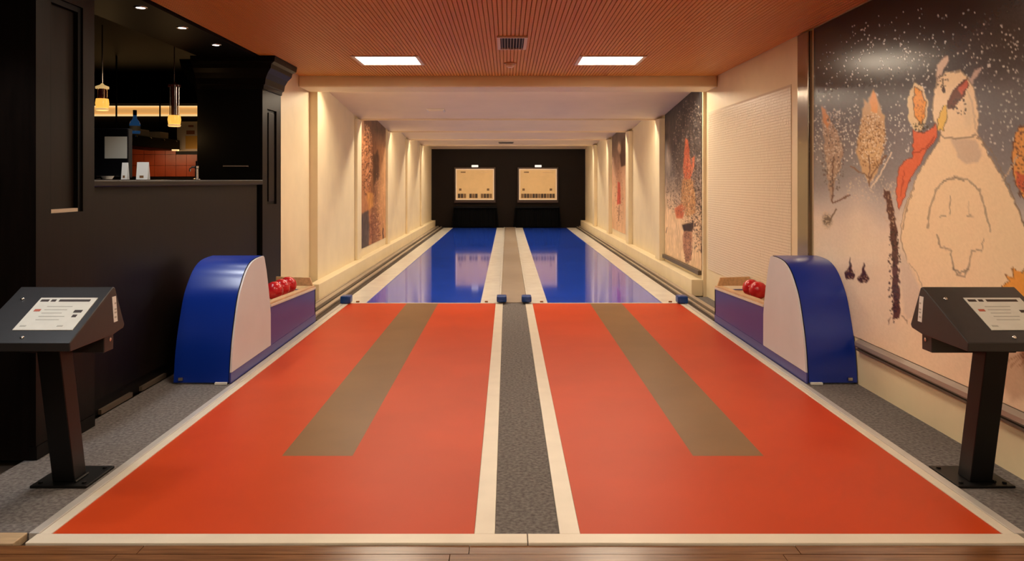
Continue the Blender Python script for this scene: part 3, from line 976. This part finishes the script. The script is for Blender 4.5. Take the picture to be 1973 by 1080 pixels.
# pendant lamps
def pendant(px, d, rows, label, tall):
    x, yy, _ = W(px, 200, d)
    z = lambda py: CH - (py - VPY) * d / FPX
    r = 12.0 * d / FPX
    t = thing('pendant_lamp', (x, yy, z(rows[-1])), label, 'pendant lamp', 'bar pendant lamps')
    B().tube([(x, yy, z(rows[0])), (x, yy, 2.7995)], 0.005, 8).make('rod', 'post_metal', t)
    B().lathe(x, yy, [(0.0, 0), (r * 1.0, 0.001), (r * 1.0, 0.02), (r * 0.35, 0.035), (0.006, 0.05)], seg=24, z0=z(rows[1])).make('cap', 'lamp_cap' if not tall else 'lamp_glass', t, smooth=True)
    for k in range(4):
        a = math.pi / 4 + k * math.pi / 2
        B().tube([(x + r * 0.7 * math.cos(a), yy + r * 0.7 * math.sin(a), z(rows[1])), (x + r * 0.7 * math.cos(a), yy + r * 0.7 * math.sin(a), z(rows[2]))], 0.005, 6).make('cage_bar', 'steel' if tall else 'brass', t)
    B().lathe(x, yy, [(0, 0), (r * 0.5, 0.0), (r * 0.5, z(rows[1]) - z(rows[2])), (0, z(rows[1]) - z(rows[2]))], seg=20, z0=z(rows[2])).make('glass_column', 'lamp_glass', t, smooth=True)
    h = z(rows[2]) - z(rows[3])
    B().lathe(x, yy, [(0, 0.001), (r * 0.92, 0.001), (r * 1.02, h * 0.5), (r * 0.92, h - 0.001), (0, h - 0.001)], seg=24, z0=z(rows[3])).make('shade', 'amber', t, smooth=True)
    B().lathe(x, yy, [(0, 0), (r * 0.9, 0), (r * 1.0, 0.012), (r * 0.9, 0.022), (0, 0.022)], seg=24, z0=z(rows[3]) - 0.023).make('base_ring', 'lamp_cap', t, smooth=True)
    L = bpy.data.lights.new('pendant_glow', 'POINT')
    L.energy = 0.6
    L.color = (1.0, 0.6, 0.25)
    L.shadow_soft_size = 0.06
    lo = bpy.data.objects.new('pendant_glow', L)
    COL.objects.link(lo)
    lo.parent = t
    lo.location = Vector((x, yy, z(rows[3]) - 0.12)) - ORG[t.name]
    return t


pendant(197, 7.0, (160, 171, 190, 208, 213), 'short amber lantern pendant above the bar beside the near column', False)
pendant(336, 7.4, (160, 168, 222, 239, 243), 'tall dark-glass lantern pendant with amber base over the far bar end', True)

# things standing on the counter
ZT = 1.4085
MD = 5.80
x0, _, _ = W(172, 300, MD)
x1, _, zt_ = W(247, 247, MD)
t = thing('drinks_machine', ((x0 + x1) / 2, MD + 0.08, ZT), 'black machine with a grey paper sheet on its front, on the bar counter', 'machine')
box(x0, x1, MD, MD + 0.07, ZT + 0.012, zt_).bevel(0.008, 2).make('body', 'black_edge', t)
for xx in (x0 + 0.02, x1 - 0.05):
    for yy in (MD + 0.005, MD + 0.036):
        box(xx, xx + 0.03, yy, yy + 0.03, ZT, ZT + 0.0118).make('foot', 'black_wood', t)
sx, _, sz1 = W(202, 263, MD); sx2, _, sz0 = W(246, 305, MD)
box(sx, sx2 - 0.004, MD - 0.003, MD - 0.0005, sz0, sz1).make('paper_sheet', 'ink_grey', t)
box(x0 + 0.08, x1 - 0.06, MD - 0.05, MD - 0.0005, ZT + 0.02, ZT + 0.03).make('drip_tray', 'steel', t)
for (px0, px1, py0, d, lab) in ((233, 244, 313, 5.66, 'small white table card beside the black machine'), (262, 284, 312, 5.72, 'white table card standing alone on the bar counter')):
    x0, _, z1 = W(px0, py0, d); x1, _, _ = W(px1, py0, d)
    bm = B().hexa([(x0, d, ZT), (x1, d, ZT), (x1, d + 0.003, ZT), (x0, d + 0.003, ZT), (x0, d + 0.018, z1), (x1, d + 0.018, z1), (x1, d + 0.021, z1), (x0, d + 0.021, z1)])
    t = thing('table_card', ((x0 + x1) / 2, d, ZT), lab, 'table card')
    bm.make('front_leaf', 'paper_white', t)
    B().hexa([(x0, d + 0.040, ZT), (x1, d + 0.040, ZT), (x1, d + 0.043, ZT), (x0, d + 0.043, ZT), (x0, d + 0.0215, z1), (x1, d + 0.0215, z1), (x1, d + 0.0245, z1), (x0, d + 0.0245, z1)]).make('back_leaf', 'paper_white', t)
    u = (x1 - x0)
    box(x0 + u * 0.3, x0 + u * 0.65, d + 0.0015, d + 0.0035, ZT + 0.012, ZT + 0.03).make('printed_picture', 'brown_strip', t)
# chrome beer tap
tx, ty, _ = W(379, 330, 7.05)
t = thing('beer_tap', (tx, ty, ZT), 'chrome beer tap on the counter near the crowned column', 'beer tap')
B().lathe(tx, ty, [(0.0, 0.0), (0.032, 0.0), (0.032, 0.008), (0.016, 0.016), (0.014, 0.10), (0.018, 0.105), (0.018, 0.125), (0.0, 0.13)], seg=20, z0=ZT).make('column', 'steel', t, smooth=True)
B().tube([(tx, ty, ZT + 0.115), (tx - 0.04, ty - 0.01, ZT + 0.115), (tx - 0.055, ty - 0.012, ZT + 0.10), (tx - 0.057, ty - 0.012, ZT + 0.075)], 0.008, 10).make('spout', 'steel', t, smooth=True)
B().tube([(tx, ty, ZT + 0.128), (tx + 0.004, ty - 0.01, ZT + 0.17)], 0.009, 10).make('lever', 'black_edge', t, smooth=True)
dx_, dy_, _ = W(207, 340, 5.12)
t = thing('dish', (dx_, dy_, ZT), 'small white dish on the counter in front of the black machine', 'dish')
B().lathe(dx_, dy_, [(0.0, 0.001), (0.028, 0.001), (0.04, 0.022), (0.037, 0.022), (0.026, 0.006), (0.0, 0.005)], seg=24, z0=ZT).make('bowl', 'paper_white', t, smooth=True)

# ------------------------------------------------------------------ printed pictures (painted point by point, flat print)
def vnoise(x, y, seed=0):
    def h(i, j):
        v = np.sin(i * 127.1 + j * 311.7 + seed * 74.7) * 43758.5453
        return v - np.floor(v)
    xi, yi = np.floor(x), np.floor(y)
    xf, yf = x - xi, y - yi
    xf, yf = xf * xf * (3 - 2 * xf), yf * yf * (3 - 2 * yf)
    return (h(xi, yi) * (1 - xf) + h(xi + 1, yi) * xf) * (1 - yf) + (h(xi, yi + 1) * (1 - xf) + h(xi + 1, yi + 1) * xf) * yf


class Canvas:
    def __init__(self, px, py, warp=3.0):
        self.ox, self.oy = px, py
        self.x = px + (vnoise(px / 7, py / 7, 1) - 0.5) * warp * 2
        self.y = py + (vnoise(px / 7, py / 7, 2) - 0.5) * warp * 2
        self.c = np.zeros(px.shape + (3,))

    def mix(self, a, col):
        a = np.clip(a, 0, 1)[..., None]
        self.c = self.c * (1 - a) + np.asarray(col, float) * a

    def sd(self, pts, closed=True):
        pts = np.asarray(pts, float)
        n = len(pts)
        d = np.full(self.x.shape, 1e9)
        ins = np.zeros(self.x.shape, bool)
        for i in range(n if closed else n - 1):
            a, b = pts[i], pts[(i + 1) % n]
            ex, ey = b - a
            wx, wy = self.x - a[0], self.y - a[1]
            t = np.clip((wx * ex + wy * ey) / (ex * ex + ey * ey + 1e-9), 0, 1)
            d = np.minimum(d, np.hypot(wx - ex * t, wy - ey * t))
            if closed:
                c1 = (a[1] > self.y) != (b[1] > self.y)
                xi = a[0] + (self.y - a[1]) / ((b[1] - a[1]) if abs(b[1] - a[1]) > 1e-9 else 1e-9) * ex
                ins ^= c1 & (self.x < xi)
        return np.where(ins, -d, d) if closed else d

    def poly(self, pts, col, soft=1.5, line=None, lw=2.0):
        d = self.sd(pts)
        self.mix(0.5 - d / soft, col)
        if line is not None:
            self.mix((lw - np.abs(d)) / 1.2, line)

    def stroke(self, pts, col, wdt=2.0, k=1.0):
        self.mix(k * np.clip((wdt - self.sd(pts, False)) / 1.2, 0, 1), col)

    def ell(self, cx, cy, rx, ry, col, soft=0.15, k=1.0, rot=0.0):
        dx, dy = self.x - cx, self.y - cy
        c, s = math.cos(rot), math.sin(rot)
        u, v = dx * c + dy * s, -dx * s + dy * c
        self.mix(k * np.clip((1 - np.hypot(u / rx, v / ry)) / soft, 0, 1), col)

    def specks(self, cx, cy, rx, ry, n, col, r=(1.0, 2.0), k=0.9, seed=0):
        g = np.random.default_rng(seed)
        for _ in range(n):
            a, q = g.uniform(0, 6.28), math.sqrt(g.uniform())
            x, y = cx + rx * q * math.cos(a), cy + ry * q * math.sin(a)
            rr = g.uniform(*r)
            m = (np.abs(self.ox - x) < rr + 2) & (np.abs(self.oy - y) < rr + 2)
            if not m.any():
                continue
            dd = np.hypot(self.ox[m] - x, self.oy[m] - y)
            al = (k * np.clip((rr + 0.6 - dd) / 1.0, 0, 1))[:, None]
            self.c[m] = self.c[m] * (1 - al) + np.asarray(col, float) * al


def ramp(v, stops):
    xs = [s[0] for s in stops]
    return np.stack([np.interp(v, xs, [s[1][i] for s in stops]) for i in range(3)], -1)


def picture(name, xw, facing, y0, y1, z0, ztop, step, paint, m, label, cat):
    ny = int((y1 - y0) / step) + 1
    nz = int(2.3 / step) + 1
    yy = np.linspace(y0, y1, ny)
    vv = np.linspace(0, 1, nz)
    zt = np.array([ztop(v) for v in yy])
    Y = np.repeat(yy[:, None], nz, 1)
    Z = z0 + (zt[:, None] - z0) * vv[None, :]
    px = VPX + (xw - CX) * FPX / Y
    py = VPY - (Z - CH) * FPX / Y
    col = lin(np.clip(paint(px, py, Y, Z), 0, 255))
    co = np.stack([np.full(Y.shape, xw), Y, Z], -1).reshape(-1, 3)
    idx = np.arange(ny * nz).reshape(ny, nz)
    a, b, c, d = idx[:-1, :-1], idx[1:, :-1], idx[1:, 1:], idx[:-1, 1:]
    q = np.stack([a, d, c, b] if facing < 0 else [a, b, c, d], -1).reshape(-1, 4)
    # thickness: a rear skin and rim
    th = 0.006 * -facing
    rim = np.concatenate([idx[:, 0], idx[-1, 1:], idx[-2::-1, -1], idx[0, -2:0:-1]])
    base = co.shape[0]
    rc = co[rim].copy()
    rc[:, 0] += th
    co = np.concatenate([co, rc])
    faces = q.tolist()
    k = len(rim)
    for i in range(k):
        j = (i + 1) % k
        f = [int(rim[i]), int(rim[j]), base + j, base + i]
        faces.append(f[::-1] if facing < 0 else f)
    org = np.array([xw, (y0 + y1) / 2, z0])
    me = bpy.data.meshes.new(name)
    me.from_pydata((co - org).tolist(), [], faces)
    at = me.color_attributes.new('print', 'FLOAT_COLOR', 'POINT')
    cc = np.concatenate([col.reshape(-1, 3), np.tile(lin([60, 50, 45]), (k, 1))])
    at.data.foreach_set('color', np.concatenate([cc, np.ones((cc.shape[0], 1))], 1).astype(np.float32).ravel())
    me.materials.append(MATS[m])
    o = bpy.data.objects.new(name, me)
    COL.objects.link(o)
    o.location = org
    tag(o, label, cat)
    return o


def paint_mural(px, py, Y, Z):
    C = Canvas(px, py, 2.2)
    # night sky fading into snow, in wall height
    C.c = ramp(Z + (vnoise(Y * 3, Z * 3, 5) - 0.5) * 0.12, [(0.3, (238, 208, 172)), (0.9, (236, 212, 182)), (1.12, (222, 200, 180)), (1.28, (176, 164, 160)), (1.42, (128, 120, 122)),
                             (1.62, (108, 100, 104)), (1.85, (84, 77, 80)), (2.05, (48, 42, 44)), (2.25, (22, 18, 20)), (2.7, (10, 8, 10))])
    C.ell(1960, 60, 110, 130, (46, 36, 28), 0.8, 0.8)
    C.ell(1965, 170, 60, 45, (84, 74, 74), 0.6, 0.7)
    # snow mounds
    C.poly([(1735, 480), (1690, 470), (1600, 520), (1560, 560), (1560, 640), (1730, 640)], (232, 208, 178), 60)
    # falling snow
    for sd, (cx, cy, rx, ry, n) in enumerate(((1700, 170, 150, 130, 420), (1800, 100, 180, 90, 150), (1930, 180, 90, 140, 230), (1660, 260, 110, 60, 300), (2080, 180, 150, 220, 200), (1600, 250, 50, 70, 110))):
        C.specks(cx, cy, rx, ry, n, (226, 220, 212), (0.5, 1.7), 0.85, sd)
    # small figure with pointed cap, far left
    C.poly([(1583, 205), (1592, 212), (1602, 236), (1618, 262), (1624, 300), (1616, 330), (1606, 360), (1600, 390), (1590, 300), (1586, 260)], (158, 126, 104), 4)
    C.poly([(1582, 206), (1590, 210), (1600, 234), (1596, 250), (1586, 236)], (206, 128, 66), 3)
    C.stroke([(1606, 300), (1603, 392), (1622, 384), (1636, 374)], (96, 60, 44), 2.2)
    C.specks(1605, 300, 22, 80, 170, (70, 50, 44), (0.6, 1.8), 0.7, 31)
    C.specks(1605, 280, 22, 70, 150, (226, 204, 180), (0.6, 1.7), 0.7, 32)
    C.ell(1594, 424, 12, 16, (84, 62, 48), 0.5, 0.9)
    C.specks(1594, 424, 12, 18, 60, (205, 180, 150), (0.6, 1.4), 0.9, 33)
    C.stroke([(1600, 425), (1612, 404)], (96, 70, 52), 2)
    # second figure, cap and fur
    C.poly([(1684, 172), (1694, 196), (1704, 225), (1706, 260), (1700, 300), (1690, 335), (1676, 352), (1660, 330), (1650, 290), (1656, 250), (1662, 210), (1664, 190), (1672, 196)], (196, 152, 104), 4)
    C.poly([(1684, 174), (1693, 198), (1690, 220), (1678, 214), (1676, 196)], (226, 146, 72), 3)
    C.ell(1680, 280, 24, 40, (212, 168, 116), 0.5, 0.8)
    C.specks(1680, 275, 28, 55, 300, (110, 66, 34), (0.6, 1.6), 0.75, 41)
    C.specks(1680, 265, 28, 50, 200, (244, 222, 184), (0.6, 1.5), 0.75, 42)
    C.stroke([(1640, 322), (1676, 342), (1706, 300)], (110, 74, 52), 2.0)
    C.stroke([(1674, 300), (1676, 358)], (110, 74, 52), 1.8)
    C.stroke([(1716, 292), (1700, 330), (1680, 360)], (226, 204, 178), 2.0)
    C.specks(1680, 365, 50, 30, 160, (214, 190, 168), (0.6, 1.6), 0.6, 43)
    # red scarf sweeping up to the big snow figure
    C.poly([(1757, 250), (1782, 256), (1808, 236), (1806, 262), (1784, 292), (1768, 322), (1750, 356), (1738, 392), (1732, 404), (1726, 370), (1730, 330), (1742, 310), (1757, 302), (1760, 290)], (222, 92, 56), 2, (120, 44, 30), 1.2)
    C.stroke([(1760, 296), (1785, 286), (1800, 262)], (170, 58, 36), 2)
    C.stroke([(1742, 330), (1736, 380)], (180, 64, 40), 1.6)
    # orange leaf-shaped cap
    C.poly([(1762, 160), (1778, 168), (1788, 195), (1788, 225), (1776, 250), (1760, 250), (1750, 225), (1748, 195), (1754, 172)], (226, 196, 146), 2)
    C.poly([(1762, 168), (1776, 176), (1784, 200), (1783, 225), (1774, 240), (1764, 225), (1759, 195)], (236, 146, 54), 2, (74, 44, 26), 1.3)
    C.specks(1772, 205, 10, 32, 60, (160, 82, 30), (0.6, 1.4), 0.7, 51)
    C.specks(1775, 244, 18, 10, 50, (44, 34, 20), (0.7, 1.6), 0.8, 52)
    # big pale snow shape
    body = [(1800, 178), (1806, 152), (1822, 140), (1850, 136), (1866, 150), (1878, 178), (1885, 214), (1884, 262), (1904, 296), (1930, 340), (1956, 392), (1976, 440), (1994, 500), (2000, 580),
            (1984, 640), (1790, 640), (1772, 566), (1748, 510), (1736, 462), (1738, 424), (1750, 384), (1766, 340), (1786, 306), (1806, 278), (1814, 258), (1800, 232), (1796, 204)]
    C.poly(body, (240, 208, 164), 3, (150, 122, 96), 1.4)
    C.poly([(1832, 268), (1880, 268), (1892, 300), (1884, 314), (1862, 316), (1846, 304)], (206, 178, 150), 5)
    C.ell(1866, 220, 12, 40, (224, 196, 156), 0.6, 0.7)
    C.stroke([(1812, 262), (1840, 268), (1868, 264), (1880, 260)], (128, 104, 84), 2.2, 0.8)
    C.stroke([(1858, 160), (1874, 196), (1880, 250)], (196, 168, 134), 2.4, 0.7)
    C.stroke([(1884, 266), (1906, 286), (1934, 336), (1960, 396), (1976, 444)], (120, 98, 80), 1.6)
    C.stroke([(1764, 350), (1748, 400), (1740, 440)], (160, 132, 104), 1.6)
    # ears and dark open beak
    C.poly([(1803, 146), (1806, 124), (1818, 108), (1828, 106), (1828, 118), (1814, 142), (1808, 160)], (206, 174, 150), 3, (120, 92, 80), 1.0)
    C.poly([(1868, 152), (1880, 136), (1892, 128), (1886, 142), (1872, 162)], (190, 160, 146), 3)
    C.poly([(1826, 196), (1836, 176), (1850, 160), (1864, 150), (1866, 164), (1858, 184), (1844, 200), (1834, 210), (1826, 208)], (92, 44, 34), 2, (54, 24, 20), 1.2)
    C.poly([(1846, 172), (1860, 156), (1866, 152), (1864, 168), (1852, 182)], (196, 82, 62), 2)
    C.poly([(1816, 206), (1824, 204), (1826, 226), (1818, 252), (1808, 250), (1806, 232)], (236, 190, 86), 2, (80, 56, 32), 1.2)
    C.ell(1818, 172, 4, 8, (56, 36, 30), 0.3)
    C.specks(1815, 155, 12, 12, 22, (70, 50, 40), (0.8, 1.8), 0.8, 61)
    C.specks(1850, 205, 18, 16, 22, (50, 28, 24), (0.8, 2.0), 0.9, 62)
    # faint face drawn on the belly
    C.stroke([(1788, 440), (1792, 400), (1804, 366), (1820, 348), (1846, 342), (1868, 348), (1886, 366), (1898, 400), (1908, 446)], (150, 128, 106), 2.6, 0.75)
    C.stroke([(1818, 350), (1838, 340), (1856, 348)], (120, 100, 84), 2.0, 0.7)
    C.stroke([(1831, 376), (1831, 414)], (150, 126, 104), 1.6, 0.9)
    C.stroke([(1866, 388), (1868, 412)], (206, 176, 144), 1.6, 0.8)
    C.stroke([(1806, 452), (1812, 474), (1832, 482), (1836, 512), (1842, 528), (1860, 532), (1866, 512), (1872, 482), (1892, 484), (1894, 462)], (140, 118, 98), 2.0, 0.75)
    C.stroke([(1836, 516), (1850, 526), (1864, 520)], (110, 92, 78), 2.6, 0.7)
    C.stroke([(1812, 418), (1824, 416)], (170, 146, 120), 1.6)
    C.stroke([(1864, 416), (1876, 416)], (170, 146, 120), 1.6)
    # shaded lower flank
    C.poly([(1732, 470), (1746, 500), (1772, 552), (1776, 600), (1745, 618), (1736, 560)], (214, 190, 168), 8)
    C.stroke([(1752, 508), (1772, 534), (1776, 552)], (160, 136, 112), 1.6, 0.7)
    # dark staff
    C.poly([(1701, 364), (1712, 368), (1722, 400), (1728, 440), (1730, 500), (1733, 560), (1734, 612), (1722, 616), (1720, 560), (1718, 480), (1714, 430), (1708, 396)], (74, 38, 32), 2)
    C.specks(1723, 520, 12, 100, 160, (44, 20, 18), (0.8, 2.2), 0.8, 71)
    C.specks(1716, 400, 14, 40, 50, (196, 160, 130), (0.7, 1.6), 0.7, 72)
    C.stroke([(1716, 610), (1710, 624)], (110, 84, 66), 1.3)
    C.stroke([(1738, 610), (1750, 622)], (150, 124, 100), 1.3)
    # two small dark firs
    for cx, cy in ((1638, 520), (1664, 528)):
        C.poly([(cx, cy - 24), (cx + 4, cy - 4), (cx + 10, cy + 8), (cx + 7, cy + 17), (cx - 7, cy + 17), (cx - 11, cy + 6), (cx - 4, cy - 4)], (64, 34, 26), 2)
        C.specks(cx, cy + 6, 10, 12, 16, (190, 156, 126), (0.6, 1.3), 0.7, 80 + cx % 7)
    # orange figure at the far side and orange burst
    C.poly([(1962, 244), (1980, 240), (2010, 300), (2016, 400), (1990, 400), (1966, 374), (1954, 340), (1950, 300), (1955, 262)], (222, 140, 62), 3, (92, 46, 30), 1.4)
    C.poly([(1956, 330), (1990, 340), (2010, 380), (1985, 385), (1962, 362)], (196, 74, 44), 3)
    C.specks(1968, 310, 20, 70, 130, (84, 42, 26), (0.7, 2.0), 0.8, 91)
    C.stroke([(1930, 350), (1950, 322), (1960, 300)], (190, 160, 130), 2)
    C.poly([(1928, 552), (1944, 540), (1938, 528), (1954, 534), (1950, 516), (1968, 526), (1976, 510), (1990, 524), (2010, 518), (2006, 560), (1990, 590), (1940, 590)], (236, 146, 46), 2, (110, 60, 24), 1.3)
    # far-side continuation out of the photograph: snow hump and figure
    C.poly([(2060, 420), (2120, 360), (2220, 330), (2400, 420), (2500, 700), (2040, 700)], (236, 206, 164), 20, (150, 122, 96), 1.6)
    C.poly([(2150, 250), (2175, 230), (2210, 270), (2220, 340), (2160, 340)], (200, 96, 58), 4)
    # brown sketch strokes below
    C.poly([(1920, 690), (1960, 676), (2010, 690), (2010, 760), (1950, 770), (1925, 740)], (206, 168, 134), 14)
    for k in range(3):
        C.stroke([(1930 + 16 * k, 706), (1950 + 16 * k, 690), (1972 + 16 * k, 682)], (140, 100, 72), 2.0, 0.7)
    C.c += ((vnoise(px / 2.2, py / 2.2, 9) - 0.5) * 10)[..., None]
    C.c = 255.0 * (np.clip(C.c, 0, 255) / 255.0) ** np.array([0.86, 0.82, 0.80])
    return C.c


picture('mural', WR - 0.0075, -1, 2.35, 6.125, 0.322, lambda y: ZC - 0.025, 0.0085, paint_mural, 'mural_print',
        'large printed snow mural with night sky covering the wall behind the control desk', 'mural')


def paint_right1(px, py, Y, Z):
    C = Canvas(px, py, 1.0)
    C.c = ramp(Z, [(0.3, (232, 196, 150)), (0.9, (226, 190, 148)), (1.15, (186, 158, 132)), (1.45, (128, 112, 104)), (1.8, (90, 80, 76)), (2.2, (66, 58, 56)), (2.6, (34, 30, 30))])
    C.specks(1330, 300, 36, 110, 700, (206, 188, 168), (0.3, 1.1), 0.6, 1)
    C.specks(1345, 330, 16, 130, 500, (52, 38, 32), (0.3, 1.3), 0.65, 2)
    C.specks(1345, 400, 14, 90, 300, (66, 44, 36), (0.4, 1.3), 0.65, 3)
    C.specks(1296, 370, 12, 40, 130, (70, 52, 44), (0.3, 1.0), 0.6, 4)
    C.poly([(1321, 266), (1326, 270), (1329, 300), (1334, 330), (1330, 350), (1318, 346), (1316, 320), (1318, 290)], (210, 104, 72), 2)
    C.poly([(1333, 305), (1339, 300), (1338, 320), (1333, 330)], (210, 110, 76), 2)
    C.poly([(1314, 345), (1334, 345), (1340, 380), (1340, 410), (1324, 418), (1312, 395)], (198, 144, 92), 3)
    C.poly([(1300, 402), (1312, 392), (1320, 400), (1316, 420), (1304, 420)], (196, 104, 66), 3)
    C.specks(1326, 385, 14, 36, 160, (240, 214, 170), (0.3, 1.0), 0.6, 5)
    C.poly([(1314, 432), (1336, 428), (1334, 446), (1318, 446)], (56, 34, 26), 3)
    C.poly([(1316, 446), (1334, 446), (1332, 500), (1322, 504), (1316, 480)], (172, 120, 88), 3)
    C.specks(1325, 475, 9, 32, 120, (76, 48, 36), (0.3, 1.0), 0.6, 6)
    C.ell(1288, 300, 8, 40, (160, 142, 128), 0.6, 0.8)
    C.stroke([(1284, 448), (1285, 438)], (90, 66, 52), 1.2)
    C.poly([(1350, 474), (1355, 473), (1355, 487), (1350, 487)], (92, 60, 44), 1.5)
    C.specks(1322, 330, 22, 90, 420, (104, 82, 70), (0.3, 1.1), 0.6, 8)
    C.specks(1326, 350, 14, 60, 240, (226, 170, 128), (0.3, 0.9), 0.6, 9)
    C.specks(1326, 370, 30, 60, 260, (70, 50, 42), (0.3, 0.9), 0.6, 10)
    streak(C, 60)
    return C.c


def streak(C, k=34):
    n = vnoise(C.ox / 1.6, C.oy / 14, 21) * 0.6 + vnoise(C.ox / 0.9, C.oy / 5, 22) * 0.4 - 0.5
    C.c = C.c + (n * k)[..., None] * np.array([1.0, 0.9, 0.8])


def paint_right2(px, py, Y, Z):
    C = Canvas(px, py, 0.5)
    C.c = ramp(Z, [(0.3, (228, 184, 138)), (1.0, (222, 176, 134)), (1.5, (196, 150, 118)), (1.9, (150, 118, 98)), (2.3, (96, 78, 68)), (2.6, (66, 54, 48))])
    C.poly([(1198, 270), (1205, 262), (1205, 318), (1197, 322), (1194, 300)], (70, 44, 32), 2)
    C.ell(1193, 285, 4, 14, (214, 180, 146), 0.5, 0.9)
    C.poly([(1190, 350), (1195, 352), (1196, 392), (1189, 394)], (206, 84, 62), 2)
    C.stroke([(1193, 396), (1192, 425)], (120, 80, 60), 1.2)
    C.specks(1193, 380, 8, 60, 90, (130, 86, 64), (0.3, 0.8), 0.6, 7)
    streak(C, 40)
    return C.c


def paint_left(px, py, Y, Z):
    C = Canvas(px, py, 0.9)
    C.c = ramp(px, [(690, (170, 116, 76)), (712, (190, 124, 76)), (718, (140, 90, 56)), (724, (150, 100, 64)), (732, (196, 142, 92)), (745, (212, 158, 106))])
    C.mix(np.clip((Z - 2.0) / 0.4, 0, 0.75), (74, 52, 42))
    C.poly([(696, 412), (710, 405), (712, 440), (710, 480), (696, 484)], (84, 70, 64), 4)
    C.poly([(718, 300), (728, 290), (730, 340), (720, 356)], (92, 56, 36), 5)
    C.stroke([(704, 240), (712, 260), (713, 300), (712, 350)], (224, 186, 150), 1.4, 0.7)
    C.specks(706, 310, 10, 70, 260, (88, 48, 30), (0.4, 1.3), 0.7, 11)
    C.specks(708, 300, 10, 60, 160, (232, 170, 124), (0.4, 1.2), 0.7, 12)
    C.specks(722, 440, 12, 40, 200, (120, 62, 38), (0.4, 1.3), 0.7, 13)
    C.specks(730, 400, 12, 70, 120, (226, 168, 120), (0.4, 1.2), 0.6, 14)
    C.poly([(706, 370), (718, 372), (720, 395), (710, 405)], (214, 150, 78), 4)
    C.stroke([(738, 440), (738, 462)], (70, 44, 32), 1.5)
    streak(C, 50)
    return C.c


BAYZ = lambda y: ztun(y) - 0.006
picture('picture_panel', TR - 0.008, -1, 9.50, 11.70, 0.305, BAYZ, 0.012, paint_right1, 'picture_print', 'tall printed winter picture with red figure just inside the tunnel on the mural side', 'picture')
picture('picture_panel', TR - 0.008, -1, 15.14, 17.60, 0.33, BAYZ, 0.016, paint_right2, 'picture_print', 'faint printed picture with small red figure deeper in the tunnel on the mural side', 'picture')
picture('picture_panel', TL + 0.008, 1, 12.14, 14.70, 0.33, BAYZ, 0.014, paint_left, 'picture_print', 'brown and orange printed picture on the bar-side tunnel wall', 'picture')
struct(box(TR - 0.045, TR - 0.0005, 9.52, 11.72, 0.245, 0.30).bevel(0.006).make('trim_7', 'rail_dark'))
